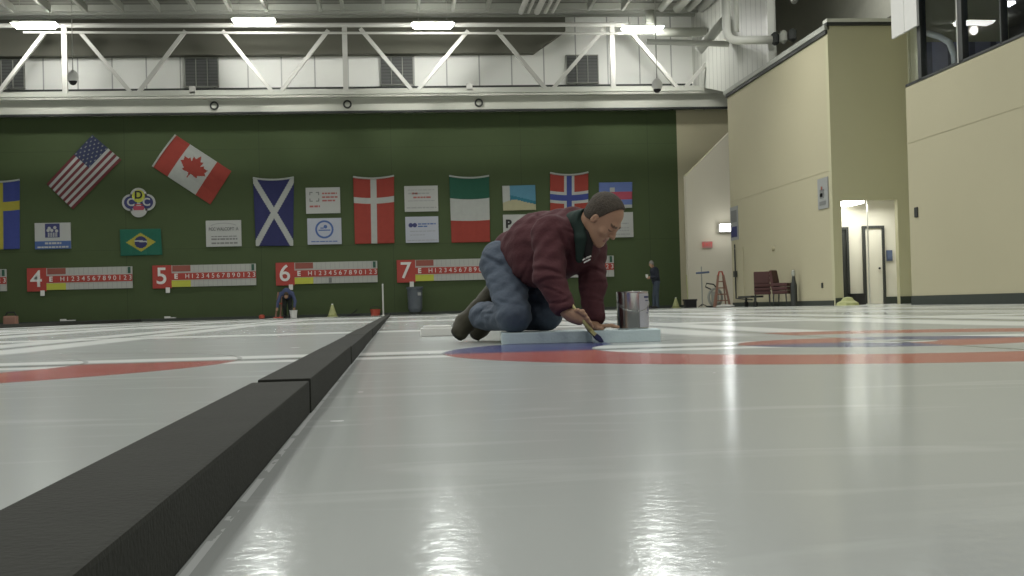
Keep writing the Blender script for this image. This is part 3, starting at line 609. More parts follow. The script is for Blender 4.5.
def chair(lb, loc, rz=0, m='maroon'):
    t = thing('stacking_chair', lb, 'chair', loc, 'maroon chairs stacked at the beige wall', rz)
    obj('seat', box((-.24, -.24, .36), (.24, .22, .46), .035), M[m], t)
    bm = box((-.235, .17, .46), (.235, .24, .84), .03); bmesh.ops.rotate(bm, verts=bm.verts, cent=(0, .2, .5), matrix=Matrix.Rotation(-.18, 3, 'X')); obj('backrest', bm, M[m], t)
    for sx_ in (-1, 1):
        for sy_ in (-1, 1): obj('leg', tube(new(), [(.21*sx_, .2*sy_, 0), (.2*sx_, .17*sy_, .44)], .014, 6), M['dark'], t)
        obj('back_frame', tube(new(), [(.22*sx_, .2, .38), (.22*sx_, .27, .82)], .012, 6), M['dark'], t)
    return t
for k in range(3): chair('maroon stacking chair in the left stack, %s' % ('lowest', 'middle', 'topmost')[k], (10.92, 36.6, .11*k), -.25)
for k in range(3): chair('maroon stacking chair in the right stack, %s' % ('lowest', 'middle', 'topmost')[k], (11.15, 35.4, .11*k), .9)
t = thing('flat_trolley', 'low dark trolley with its bar sticking out left of the chair stacks', 'trolley', (10.9, 38.0, 0))
obj('deck_plate', box((-.2, -.9, .28), (.2, .5, .34), .01), M['dark'], t)
for yy in (-.7, .3): obj('wheel', tube(new(), [(-.05, yy, .08), (.05, yy, .08)], .08, 14), M['black'], t); obj('leg', box((-.03, yy-.03, .08), (.03, yy+.03, .3)), M['dark'], t)
t = thing('fire_extinguisher', 'dark cylinder with pale top standing right of the chair stacks', 'extinguisher', (11.3, 34.8, 0)); obj('tank', lathe(new(), [(.08, 0), (.09, .05), (.09, .6), (.06, .7), (.04, .86)]), M['dark'], t); obj('valve_top', lathe(new(), [(.04, .85), (.06, .9), (.05, 1.0), (.01, 1.04)]), M['duct2'], t)
# wall fixtures
t = thing('wall_conduit', 'thin dark vertical conduit on the far end of the beige wall', 'conduit', (11.44, 41.4, 0))
obj('pipe', tube(new(), [(0, 0, 2.1), (0, 0, .28), (0, -1.9, .22)], .025, 8), M['dark'], t); obj('branch_pipe', tube(new(), [(0, 0, 1.95), (0, -1.0, 1.95), (0, -1.0, .3)], .012, 6), M['seam'], t); obj('junction_box', box((-.05, -.1, 1.0), (.03, .1, 1.2)), M['dark'], t)
def poster(lb, y0, y1, z0, z1, marks):
    t = thing('wall_poster', lb, 'poster', (11.47, y0, z0)); obj('poster_board', box((0, 0, 0), (.025, y1-y0, z1-z0)), M['s_lgrey'], t)
    for a, b, c, d, m in marks: obj('poster_mark', box((-.006, a, b), (0, c, d)), M[m], t)
poster('dark narrow notice at the far end of the beige wall', 41.05, 41.95, 2.25, 3.38, [(.1, .1, .8, .45, 's_navy'), (.1, .6, .8, 1.0, 's_grey')])
poster('grey poster with a dark figure picture at the near corner of the beige wall', 32.25, 33.05, 2.6, 3.42, [(.28, .28, .62, .52, 's_grey'), (.40, .32, .60, .42, 's_lgrey'), (.42, .50, .52, .6, 's_brown'), (.18, .10, .66, .2, 's_grey')])
t = thing('flood_lamp', 'bright white wall lamp above the exit sign', 'lamp', (12.25, 45.3, 2.9)); obj('lamp_glass', box((-.27, -.12, -.12), (.22, -.06, .12), .02), mat('flood lamp glow', (1, 1, 1), emit=14, var=0), t); l_ = bpy.data.lights.new('flood_light', 'POINT'); l_.energy = 12; l_.shadow_soft_size = .1; lo2 = bpy.data.objects.new('flood_light', l_); COL.objects.link(lo2); lo2.location = (12.1, 44.8, 2.9); obj('lamp_body', box((-.3, -.06, -.16), (.26, .2, .16), .02), M['white'], t)
t = thing('exit_sign', 'small red exit sign on the cream stair wall', 'sign', (11.53, 45.42, 2.3)); obj('sign_case', box((-.19, 0, -.12), (.19, .08, .12)), mat('pink exit sign face', (.42, .20, .18), emit=.12, var=.02), t); text('lettering', 'EXIT', .19, mat('red exit letters', (.6, .08, .07), emit=.3, var=0), t, (0, -.01, 0))
tag(obj('alarm_bell', tube(new(), [(11.42, 37.2, 1.75), (11.5, 37.2, 1.75)], .07, 14), M['seam']), 'small round plate on the beige wall above the chair stacks', 'plate')
tag(obj('wall_switch', box((11.47, 26.62, 1.93), (11.5, 26.78, 2.15), .01), M['dark']), 'small dark box on the near right wall beside the recess', 'switch')
tag(obj('wall_socket', box((11.47, 32.9, .48), (11.5, 33.0, .62), .005), M['dark']), 'tiny dark socket low on the beige wall left of the doorway', 'socket')
# corridor things
t = thing('corridor_lamp', 'white ceiling lamp just inside the bright doorway', 'lamp', (12.2, 33.3, 2.78)); obj('diffuser', box((-.1, -.55, -.05), (.45, .55, .03), .02), M['lamp2'], t); obj('housing', box((-.14, -.6, .03), (.5, .6, .215)), M['white'], t)
area('gallery_fill', (12.9, 33.5, 11.2), 1.2, .6, 150)  # unseen fill light, added to brighten the dark space above the recess
area('corridor_light', (13.1, 33.1, 2.7), 1.2, .8, 38)
tag(obj('door_post', bx(tube(new(), [(12.78, 32.9, .0), (12.78, 32.9, 3.0)], .022, 8), (12.7, 32.85, 0), (12.86, 32.95, .03)), M['steel']), 'thin pale post standing in the bright doorway', 'post')
tag(obj('corridor_box', bx(bx(new(), (12.55, 33.4, 0), (12.85, 33.8, .28), .02), (12.53, 33.38, .26), (12.87, 33.82, .31), .01), M['black']), 'black box on the floor inside the doorway', 'box')
tag(obj('door_sign', bx(box((13.72, 33.95, 1.2), (13.88, 34.0, 1.5)), (13.73, 33.93, 1.24), (13.87, 33.95, 1.46)), M['bluegrey']), 'small blue grey plate right of the white corridor door', 'sign')
tag(obj('crumpled_cloth', lathe(new(), [(.30, 0), (.28, .07), (.18, .12), (.12, .2), (.03, .22)], seg=9), M['conepale'], loc=(11.65, 31.5, 0)), 'crumpled pale cloth on the floor at the doorway corner', 'cloth')

# ------------------------------------------------------------------ implicit-surface modelling for figures
def sub(P, c): return P-np.array(c, np.float32)
def capsule(P, a, b, ra, rb, flat=None):
    a = np.array(a, np.float32); b = np.array(b, np.float32); d = b-a
    q = P-a; t = np.clip(q@d/(d@d), 0, 1); w = q-t[..., None]*d
    if flat is not None:
        n = np.array(flat[0], np.float32); n /= np.linalg.norm(n); k = (w@n); w = w+(flat[1]-1)*k[..., None]*n
    return np.linalg.norm(w, axis=-1)-(ra+(rb-ra)*t)
def ell(P, c, rad, ax=None):
    q = P-np.array(c, np.float32)
    if ax is not None: q = q@np.array(ax, np.float32).T
    rad = np.array(rad, np.float32); k0 = np.linalg.norm(q/rad, axis=-1); k1 = np.linalg.norm(q/(rad*rad), axis=-1)+1e-9
    return k0*(k0-1)/k1
def smin(a, b, k):
    h = np.clip(.5+.5*(b-a)/k, 0, 1); return b+(a-b)*h-k*h*(1-h)
def smax(a, b, k): return -smin(-a, -b, k)
def union(lst, k):
    r = lst[0]
    for l in lst[1:]: r = smin(r, l, k)
    return r
def nets(f, lo, hi, h):
    lo = np.array(lo, np.float32); n = np.ceil((np.array(hi)-lo)/h).astype(int)+1
    g = np.stack(np.meshgrid(*[lo[i]+h*np.arange(n[i]) for i in range(3)], indexing='ij'), -1).astype(np.float32)
    V = np.concatenate([f(g[i:i+24]) for i in range(0, n[0], 24)], 0)
    s = V < 0; c = tuple(k-1 for k in n)
    acc = np.zeros(c+(3,), np.float32); cnt = np.zeros(c, np.float32)
    for ax in range(3):
        for o1 in (0, 1):
            for o2 in (0, 1):
                oth = [i for i in range(3) if i != ax]; off = [0, 0, 0]; off[oth[0]] = o1; off[oth[1]] = o2
                sl0 = tuple(slice(off[i], off[i]+c[i]) for i in range(3)); off2 = list(off); off2[ax] = 1
                sl1 = tuple(slice(off2[i], off2[i]+c[i]) for i in range(3))
                a, b = V[sl0], V[sl1]; m = s[sl0] != s[sl1]; t = np.where(m, a/np.where(m, a-b, 1), 0)
                for i in range(3):
                    if i == ax: acc[..., i] += np.where(m, t, 0)
                    else: acc[..., i] += m*off[i]
                cnt += m
    act = cnt > 0; idx = -np.ones(c, int); idx[act] = np.arange(act.sum())
    cell = np.stack(np.meshgrid(*[np.arange(k) for k in c], indexing='ij'), -1)
    verts = (cell[act]+acc[act]/cnt[act][:, None])*h+lo
    quads = []
    for ax in range(3):
        o = [i for i in range(3) if i != ax]
        sl0 = [slice(None)]*3; sl1 = [slice(None)]*3; sl0[ax] = slice(0, -1); sl1[ax] = slice(1, None)
        ch = s[tuple(sl0)] != s[tuple(sl1)]
        I = np.argwhere(ch); I = I[(I[:, o[0]] > 0) & (I[:, o[1]] > 0) & (I[:, o[0]] < c[o[0]]) & (I[:, o[1]] < c[o[1]]) & (I[:, ax] < c[ax])]
        ins = s[tuple(I.T)]
        def at(d0, d1):
            J = I.copy(); J[:, o[0]] -= d0; J[:, o[1]] -= d1; return idx[tuple(J.T)]
        q = np.stack([at(0, 0), at(1, 0), at(1, 1), at(0, 1)], -1)
        flip = ins if ax != 1 else ~ins
        q[~flip] = q[~flip][:, ::-1]; quads.append(q)
    q = np.concatenate(quads); q = q[(q >= 0).all(1)]
    return verts, q
def blob(name, f, lo, hi, h, m, parent=None, matfn=None, mats=None, smooth=0):
    v, q = nets(f, lo, hi, h); org = np.array(parent.location if parent else (0, 0, 0))
    p = parent
    while p is not None and p.parent is not None: p = p.parent; org = org+np.array(p.location)
    me = bpy.data.meshes.new(name); me.from_pydata((v-org).tolist(), [], q.tolist())
    me.polygons.foreach_set('use_smooth', [True]*len(me.polygons))
    o = link(name, me, mats if mats else m, parent)
    if matfn is not None:
        cen = v[q].mean(1); me.polygons.foreach_set('material_index', matfn(cen).astype(int).tolist())
    if smooth:
        md = o.modifiers.new('s', 'SMOOTH'); md.iterations = smooth; md.factor = .5
    me.update(); return o
def waves(P, specs):
    d = 0
    for vx, vy, vz, amp, ph in specs: d = d+amp*np.sin(P[..., 0]*vx+P[..., 1]*vy+P[..., 2]*vz+ph)
    return d

def creases(P, specs):
    """cloth folds: grooves lying in planes near a point (point, plane normal, reach, depth, width)"""
    d = 0
    for c, n, reach, dep, w in specs:
        n = np.array(n, np.float32); n = n/np.linalg.norm(n); q = P-np.array(c, np.float32)
        k = q@n+.008*np.sin(q[..., 0]*38+q[..., 2]*31+c[0]*50); rr = np.linalg.norm(q, axis=-1)
        d = d+dep*(np.exp(-(k/w)**2)-.55*np.exp(-((k-2.1*w)/(1.3*w))**2))*np.clip(1.4-rr/reach, 0, 1)
    return d
M['skin'] = mat('skin', (.34, .205, .13), .55, var=.10, scale=25, bump=.1, bscale=120)
M['hair'] = mat('short greying brown hair', (.055, .045, .033), .8, var=.45, scale=60, bump=.8, bscale=180)
M['jacket'] = mat('maroon fleece jacket', (.062, .018, .022), .9, var=.14, scale=12, bump=.35, bscale=60)
M['jeans'] = mat('blue denim', (.068, .088, .118), .85, var=.35, scale=11, bump=.5, bscale=45)
M['shoe'] = mat('dark olive brown leather', (.042, .038, .022), .6, var=.3, scale=20, bump=.3, bscale=60)
M['sole'] = mat('dark rubber sole', (.02, .02, .014), .7)
M['collar'] = mat('dark green shirt cloth', (.008, .022, .017), .9)
M['shirt'] = mat('near black shirt cloth', (.008, .008, .008), .9)
M['lips'] = mat('lips', (.24, .10, .08), .5); M['eyelid'] = mat('eye line', (.10, .06, .04), .6)

# ---- pads, can, brush
M['pad'] = mat('pale blue foam board', (.52, .62, .64), .7, var=.08, scale=14, bump=.2, bscale=80)
def padbox(name, a, b, wd, h, lb):
    """long board whose near bottom edge runs a->b on the ice"""
    a, b = Vector(a+(0,)), Vector(b+(0,)); L_ = (b-a).length; rz = math.atan2(b.y-a.y, b.x-a.x)
    o = obj(name, box((0, 0, 0), (L_, wd, h), .003), M['pad'], loc=a[:]); o.rotation_euler = (0, 0, rz); return tag(o, lb, 'foam board', 'pale blue foam boards under the man')
padbox('foam_board', (.515, 6.09), (.955, 6.06), .40, .055, 'pale blue foam board under the man\'s knees')
padbox('foam_board', (.93, 5.89), (1.245, 5.84), .335, .0575, 'pale blue foam board under the paint can')
t = thing('paint_can', 'silver paint can with a white label standing on the blue foam board', 'can', (1.158, 6.07, .0585))
M['tin'] = mat('shiny tin', (.55, .56, .54), .22, metal=1, var=.08, scale=3); M['canlabel'] = mat('white paper can label', (.42, .41, .44), .5, var=.08)
R_, H_ = .0775, .184
obj('can_body', lathe(new(), [(R_-.004, 0), (R_, .003), (R_-.001, .006), (R_-.001, H_-.01), (R_+.001, H_-.004), (R_, H_), (R_-.012, H_), (R_-.014, H_-.03)], seg=48), M['tin'], t, smooth=True)
bm = new(); n = 28; v0 = []
for i in range(n+1):
    a = -1.32+1.75*i/n; v0.append([bm.verts.new(((R_+.0008)*math.cos(a), (R_+.0008)*math.sin(a), z)) for z in (.008, H_-.012)])
for i in range(n): bm.faces.new((v0[i][0], v0[i+1][0], v0[i+1][1], v0[i][1]))
obj('can_label', bm, M['canlabel'], t, smooth=True)
lb_ = new()
for (a0, a1, z0, z1) in ((-.95, -.35, .150, .159), (-.85, -.45, .135, .139), (-.6, -.4, .085, .11), (-.75, -.5, .075, .079)):
    P = [[lb_.verts.new(((R_+.0016)*math.cos(a0+(a1-a0)*i/6), (R_+.0016)*math.sin(a0+(a1-a0)*i/6), z)) for z in (z0, z1)] for i in range(7)]
    for i in range(6): lb_.faces.new((P[i][0], P[i+1][0], P[i+1][1], P[i][1]))
obj('lettering', lb_, M['s_navy'], t)
obj('wire_handle', tube(new(), [(-R_*1.02*math.cos(a)*1.0, -.01-R_*1.06*math.sin(a), .135-.05*math.sin(a)) for a in [math.pi*i/14 for i in range(15)]], .0018, 6), M['tin'], t)
b0, b1, b2 = Vector((.822, 5.845, .190)), Vector((.912, 5.84, .060)), Vector((.965, 5.845, .006))
t = thing('paint_brush', 'paint brush with pale yellow handle and blue wet bristles in the man\'s hand', 'brush', b1[:])
M['wood'] = mat('pale yellow wood', (.42, .38, .16), .5, var=.15, scale=30); M['bristle'] = mat('navy wet bristles', (.012, .014, .06), .5, var=.3, scale=60)
obj('handle', tube(new(), [b0-b1, (b0-b1)*.6, (b0-b1)*.3, Vector((0, 0, 0))], [.009, .0075, .010, .013], 10), M['wood'], t, smooth=True)
d_ = (b2-b1).normalized()
obj('ferrule', bar(new(), (0, 0, 0), d_*.03, .034, .016, (0, 0, 1)), M['wood'], t)
bm = new(); s_ = d_.cross(Vector((0, 0, 1))).normalized(); u_ = s_.cross(d_); c0 = []
for dd, ww, hh in ((.028, .018, .009), (.05, .022, .011), ((b2-b1).length, .026, .004)): c0.append([bm.verts.new(d_*dd+s_*i*ww+u_*j*hh) for i, j in ((-1, -1), (1, -1), (1, 1), (-1, 1))])
for k in range(2):
    for i in range(4): bm.faces.new((c0[k][i], c0[k][(i+1) % 4], c0[k+1][(i+1) % 4], c0[k+1][i]))
bm.faces.new(c0[0][::-1]); bm.faces.new(c0[2]); obj('bristles', bm, M['bristle'], t)

# ---- the kneeling man
A = lambda *v: np.array(v, np.float32)
HS = .95; HC = A(.996, 5.945, .590)                       # between the ears
HU = A(.62, -.42, .66); HU /= np.linalg.norm(HU)
HF = A(.55, -.38, -.75); HF -= HU*(HF@HU); HF /= np.linalg.norm(HF)
HR = np.cross(HF, HU)
HAX = np.stack([HR, HF, HU])                   # rows: right, forward, up
H = lambda r, f, u: HC+(HR*r+HF*f+HU*u)*HS
pel, rhip, lhip = A(.60, 6.50, .42), A(.555, 6.40, .405), A(.665, 6.58, .40)
rkn, lkn = A(.585, 6.17, .130), A(.765, 6.36, .130)
rank, lank = A(.478, 6.54, .138), A(.570, 6.70, .115)
rsh, lsh = A(.755, 6.02, .535), A(.985, 6.22, .505)
relb, rwr = A(.735, 5.93, .325), A(.800, 5.865, .150)
lelb, lwr = A(.970, 6.11, .285), A(.958, 6.04, .098)
neck0 = A(.885, 6.08, .565)
def rhand(P):
    # fist round the brush handle; palm from the wrist down-right
    kn = A(.868, 5.842, .120)
    L_ = [capsule(P, rwr, A(.835, 5.862, .135), .026, .032), capsule(P, A(.825, 5.865, .135), A(.862, 5.858, .115), .030, .028)]
    fing = []
    b = A(.862, 5.84, .133); dirb = (A(*b2)-A(*b0)); dirb /= np.linalg.norm(dirb)
    for k in range(4):       # knuckle, mid joint in front (towards camera), tip curls under
        s = A(.85, 5.848, .150)+dirb*(.018*k)*1.0
        j1 = s+A(.026, -.020, .004-.004*k); j2 = j1+A(.012, .012, -.022); j3 = j2+A(-.014, .012, -.010)
        rr = (.0088, .0092, .0088, .0078)[k]
        fing += [union([capsule(P, s, j1, rr*1.1, rr), capsule(P, j1, j2, rr, rr*.95), capsule(P, j2, j3, rr*.95, rr*.85)], .003)]
    th = union([capsule(P, A(.83, 5.85, .150), A(.852, 5.828, .158), .0115, .010), capsule(P, A(.852, 5.828, .158), A(.876, 5.828, .138), .010, .0085)], .003)
    r = union(L_, .02)
    for x in fing+[th]: r = smin(r, x, .004)
    return r
def lhand(P):
    P = P-A(-.050, -.02, 0)
    r = union([capsule(P, lwr+A(.050, .02, 0), A(1.005, 6.03, .078), .026, .024), capsule(P, A(1.0, 6.035, .078), A(1.035, 6.0, .073), .026, .022, ((0, 0, 1), 1.5))], .02)
    for k in range(4):
        s = A(1.045, 5.975+.019*k, .076); e = s+A(.036+.004*(k in (1, 2)), -.012+.006*k, .004); t_ = e+A(.028+.004*(k in (1, 2)), -.008+.004*k, -.009)
        r = smin(r, union([capsule(P, s-A(.03, 0, 0), e, .0095, .0088), capsule(P, e, t_, .0088, .0078)], .003), .004)
    r = smin(r, union([capsule(P, A(1.005, 6.0, .074), A(1.012, 5.962, .070), .012, .010), capsule(P, A(1.012, 5.962, .070), A(1.032, 5.94, .067), .010, .0085)], .003), .005)
    return r
def headf(P):
    q = (P-HC)@HAX.T/HS
    L_ = [ell(q, (0, -.012, .050), (.076, .096, .080)), ell(q, (0, .018, -.012), (.066, .078, .075)), ell(q, (0, .050, -.066), (.044, .040, .040)), capsule(q, (0, .022, -.055), (0, .078, -.092), .046, .024)]
    r = union(L_, .03)
    r = smin(r, capsule(q, (-.032, .083, .030), (.032, .083, .030), .012, .012), .02)          # brow ridge
    r = smin(r, capsule(q, (0, .088, .022), (0, .112, -.018), .009, .012), .010)                # nose
    for s in (-1, 1):
        r = smax(r, -ell(q, (s*.031, .101, .010), (.018, .014, .011)), .010)                     # eye sockets
        r = smin(r, ell(q, (s*.030, .083, .008), (.013, .012, .011)), .004)                      # eyes and lids
        r = smin(r, ell(q, (s*.042, .066, -.022), (.022, .024, .020)), .016)                     # cheeks
        r = smin(r, ell(q, (s*.011, .101, -.021), (.009, .010, .008)), .005)                     # nostrils
        ear = smax(ell(q, (s*.077, -.004, -.004), (.009, .016, .027)), -ell(q, (s*.088, .001, .0), (.009, .009, .017)), .004)
        r = smin(r, ear, .005)
    r = smin(r, capsule(q, (-.018, .088, -.050), (.018, .088, -.050), .0075, .0075), .007)      # upper lip
    r = smin(r, capsule(q, (-.014, .086, -.062), (.014, .086, -.062), .0075, .0075), .006)
    r = smin(r, ell(q, (0, .078, -.090), (.020, .016, .016)), .012)                              # chin
    return r*HS
def neckf(P): return capsule(P, H(0, -.030, -.03), neck0-A(.02, -.03, .02), .054, .064)
def bodyf(P):
    tor = union([ell(P, (.60, 6.46, .43), (.12, .13, .11)), capsule(P, A(.64, 6.40, .47), A(.76, 6.22, .50), .11, .12), capsule(P, A(.76, 6.22, .50), A(.86, 6.12, .50), .12, .12), capsule(P, rsh, lsh, .06, .06)], .05)
    r = union([tor, capsule(P, rhip, rkn+A(0, 0, .01), .085, .055), capsule(P, lhip, lkn+A(0, 0, .01), .085, .055), capsule(P, rkn, rank, .055, .036), capsule(P, lkn, lank, .055, .036),
               capsule(P, rank, A(.43, 6.67, .14), .03, .022), capsule(P, lank, A(.53, 6.80, .12), .03, .022)], .03)
    arms = union([capsule(P, rsh, relb, .052, .042), capsule(P, relb, rwr, .042, .026), capsule(P, lsh, lelb, .052, .042), capsule(P, lelb, lwr, .042, .026)], .02)
    r = smin(r, arms, .02); r = smin(r, neckf(P), .02); r = smin(r, headf(P), .012)
    r = smin(r, rhand(P), .006); r = smin(r, lhand(P), .006); return r
man = thing('person', 'man in maroon jacket and blue jeans kneeling over the ice, painting the blue ring', 'person', (.62, 6.3, 0))
def bodymat(c):
    q = (c-HC)@HAX.T/HS
    lip = (abs(q[:, 0]) < .022) & (abs(q[:, 2]+.056) < .0105) & (q[:, 1] > .085)
    eye = (abs(abs(q[:, 0])-.030) < .014) & (abs(q[:, 2]-.005) < .0035) & (q[:, 1] > .08)
    brow = (abs(abs(q[:, 0])-.030) < .018) & (abs(q[:, 2]-.033) < .006) & (q[:, 1] > .07)
    return np.where(lip, 1, np.where(eye | brow, 2, 0))
blob('body', bodyf, (.28, 5.72, .0), (1.20, 7.0, .76), .0052, None, man, bodymat, [M['skin'], M['lips'], M['eyelid']])
def hairf(P):
    q = (P-HC)@HAX.T/HS
    cap = union([ell(q, (0, -.012, .052), (.083, .103, .088)), ell(q, (0, -.02, .0), (.077, .085, .075))], .02)
    line = q[..., 2]-(-.010+.40*np.clip(q[..., 1], -.2, .2)+.012*np.cos(q[..., 0]*40))       # hairline plane, high on the forehead
    line2 = q[..., 2]+.050-np.clip(q[..., 1]+.01, 0, 1)*3.0
    cut = np.minimum(line, line2+.03*(0))
    r = smax(cap, -cut, .006)
    side = smax(ell(q, (0, -.004, .02), (.079, .030, .045)), -(q[..., 2]+.012), .004)
    r = smin(r, smax(side, -(np.abs(q[..., 0])-.05), .004), .006)
    ears = np.minimum(ell(q, (.085, -.0, -.004), (.022, .024, .030)), ell(q, (-.085, -.0, -.004), (.022, .024, .030)))
    return smax(r, -ears, .004)+.0012*np.sin(q[..., 0]*300+q[..., 2]*90)*np.sin(q[..., 1]*260)
blob('hair', hairf, HC-.14, HC+.17, .0042, M['hair'], man)
cuff_r = (rwr-relb)/np.linalg.norm(rwr-relb); cuff_l = (lwr-lelb)/np.linalg.norm(lwr-lelb)
def jacketf(P):
    t_ = union([capsule(P, A(.615, 6.43, .450), A(.735, 6.28, .468), .122, .166), capsule(P, A(.735, 6.28, .475), A(.86, 6.14, .485), .172, .160), ell(P, (.73, 6.22, .39), (.13, .13, .12)), capsule(P, rsh+A(.01, 0, -.02), lsh+A(-.02, 0, -.02), .098, .085), capsule(P, A(.79, 6.20, .560), A(.905, 6.12, .592), .088, .068)], .05)
    hemn = A(-.50, .42, -.05); hemn = hemn/np.linalg.norm(hemn)
    t_ = smax(t_, (P-A(.575, 6.48, .45))@hemn-.03, .012)
    sr = union([capsule(P, rsh, relb, .086, .076), capsule(P, relb, rwr-cuff_r*.03, .074, .055), capsule(P, rwr-cuff_r*.045, rwr-cuff_r*.012, .049, .045)], .025)
    sr = smax(sr, (P-(rwr-cuff_r*.002))@cuff_r, .006)
    sl = union([capsule(P, lsh, lelb, .080, .066), capsule(P, lelb, lwr-cuff_l*.03, .064, .052), capsule(P, lwr-cuff_l*.05, lwr-cuff_l*.0, .046, .042)], .025)
    sl = smax(sl, (P-(lwr+cuff_l*.008))@cuff_l, .006)
    r = smin(smin(t_, sr, .02), sl, .02)
    fold = waves(P, [(34, 8, 30, .0016, 0), (-14, 40, 22, .0014, 1.3), (72, -30, -60, .0018, 2.2), (20, 32, 92, .0016, .5), (-60, 50, 70, .0014, .9)])
    zip_ = capsule(P, A(.885, 6.0, .60), A(.90, 5.93, .36), .012, .010)
    nk = capsule(P, neck0+A(.04, -.05, .0), H(0, -.02, -.03), .064, .066)
    r = r+fold+creases(P, [(A(.70, 5.88, .35), (.25, 0, 1), .10, .008, .008), (A(.72, 5.88, .30), (-.2, 0, 1), .09, .007, .007), (A(.74, 5.87, .25), (.3, 0, 1), .08, .007, .007), (A(.77, 5.85, .20), (-.3, 0, 1), .07, .006, .006),
        (A(.82, 5.98, .44), (1, 0, .5), .13, .009, .009), (A(.66, 6.25, .38), (1, 0, -.7), .15, .008, .009), (A(.62, 6.36, .45), (1, 0, -.35), .15, .008, .009), (A(.72, 6.15, .60), (.8, 0, .5), .14, .006, .009), (A(.76, 6.1, .42), (.5, 0, 1), .12, .007, .008),
        (A(.97, 6.05, .35), (.3, 0, 1), .09, .007, .008), (A(.97, 6.04, .28), (-.3, 0, 1), .09, .007, .008), (A(.965, 6.02, .20), (.25, 0, 1), .08, .006, .007), (A(.88, 6.0, .52), (.2, 0, 1), .12, .006, .008)])
    return smax(r, -nk, .012)
blob('jacket', jacketf, (.42, 5.72, .04), (1.14, 6.66, .72), .0070, M['jacket'], man, smooth=2)
def collarf(P):
    a, b = neck0+A(.01, -.01, .0), H(0, -.035, -.062)
    ringo = capsule(P, a, b, .080, .074); cutn = (b-a)/np.linalg.norm(b-a)
    r = smax(ringo, -capsule(P, a-cutn*.05, b+cutn*.08, .066, .066), .004); r = smax(r, (P-b)@cutn, .006); r = smax(r, -(P-a)@cutn-.02, .01)
    pl = union([capsule(P, A(.895, 6.0, .60), A(.895, 5.955, .50), .034, .030), capsule(P, A(.895, 5.955, .50), A(.885, 5.955, .40), .030, .018)], .01)
    return smin(r, pl, .015)
blob('shirt_collar', collarf, (.72, 5.80, .34), (1.12, 6.26, .74), .0055, M['collar'], man)
def undershirt(P): return capsule(P, A(.935, 5.965, .52), A(.925, 5.955, .42), .030, .02)
blob('undershirt', undershirt, (.84, 5.86, .36), (1.02, 6.06, .60), .006, M['shirt'], man)
def jeansf(P):
    hips = union([ell(P, (.600, 6.48, .425), (.118, .125, .118)), capsule(P, rhip, lhip, .108, .100)], .04)
    rl = union([capsule(P, rhip, rkn+A(0, .0, .012), .112, .082), capsule(P, rkn+A(0, .0, .005), rank, .078, .068), capsule(P, rank, rank+(rank-rkn)*.22, .068, .074)], .03)
    ll = union([capsule(P, lhip, lkn+A(0, .0, .012), .105, .080), capsule(P, lkn+A(0, .0, .005), lank, .076, .068), capsule(P, lank, lank+(lank-lkn)*.22, .068, .072)], .03)
    n1 = (rank-rkn)/np.linalg.norm(rank-rkn); n2 = (lank-lkn)/np.linalg.norm(lank-lkn)
    rl = smax(rl, (P-(rank+n1*.085))@n1, .006); ll = smax(ll, (P-(lank+n2*.09))@n2, .006)
    r = smin(smin(rl, ll, .012), hips, .04)
    r = r+waves(P, [(20, 30, 45, .0012, 0), (-65, 14, 90, .0016, 1.1), (60, 20, -80, .0014, .4), (38, 70, 90, .0012, 2)])
    r = r+creases(P, [(A(.55, 6.33, .40), (.5, 0, 1), .13, .008, .008), (A(.58, 6.30, .35), (.8, 0, 1), .13, .008, .008), (A(.52, 6.3, .30), (.2, 0, 1), .10, .006, .008), (A(.50, 6.30, .19), (.5, 0, 1), .11, .009, .007), (A(.50, 6.33, .15), (-.2, 0, 1), .10, .008, .007),
        (A(.46, 6.40, .14), (1, .2, .2), .10, .007, .007), (A(.43, 6.46, .13), (1, .3, -.3), .10, .007, .007), (A(.56, 6.12, .20), (.4, 0, 1), .10, .006, .008), (A(.72, 6.27, .20), (.3, 0, 1), .12, .007, .008), (A(.70, 6.3, .27), (-.4, 0, 1), .12, .007, .008)])
    wn = A(.52, -.42, .42); wn = wn/np.linalg.norm(wn)
    r = smax(r, (P-A(.64, 6.42, .50))@wn, .01)
    return smax(r, .0565-P[..., 2]+.5*(P[..., 1] > 6.50)*0, .004)
blob('jeans', jeansf, (.30, 5.98, .02), (.90, 6.90, .60), .0070, M['jeans'], man, smooth=2)
def shoef(heel, ball, toe, upn):
    def f(P):
        up_ = A(*upn); up_ = up_/np.linalg.norm(up_)
        r = union([capsule(P, heel, ball, .046, .052), capsule(P, ball, toe, .052, .046), capsule(P, heel+up_*.035, heel+up_*.085, .046, .056)], .025)
        return r+waves(P, [(60, 30, 60, .0015, 0)])
    return f
def solef(heel, ball, toe, upn):
    up_ = A(*upn); up_ = up_/np.linalg.norm(up_)
    def f(P): return union([capsule(P, heel-up_*.036, ball-up_*.040, .040, .046, (up_, 2.6)), capsule(P, ball-up_*.040, toe-up_*.026, .046, .042, (up_, 2.6))], .01)
    return f
for nm, hl, bl, to, un in (('shoe', A(.470, 6.66, .210), A(.372, 6.73, .100), A(.345, 6.72, .058), (.62, -.25, .62)), ('shoe', A(.575, 6.80, .175), A(.470, 6.86, .085), A(.447, 6.85, .052), (.62, -.25, .62))):
    s = blob(nm, shoef(hl, bl, to, un), np.minimum(hl, to)-.13, np.maximum(hl, to)+.15, .006, M['shoe'], man); blob('sole', solef(hl, bl, to, un), np.minimum(hl, to)-.14, np.maximum(hl, to)+.12, .006, M['sole'], s)
# chest emblem
t = new()
for k, (dx, dz) in enumerate(((0, 0), (.012, .006), (.024, .010), (.006, -.012), (.02, -.006))): bar(t, (.895+dx, 5.918, .395+dz), (.912+dx, 5.918, .405+dz), .006, .006, (0, 1, 0))
o = obj('chest_emblem', t, M['white'], man); o.location = (-.62, -6.3, 0)

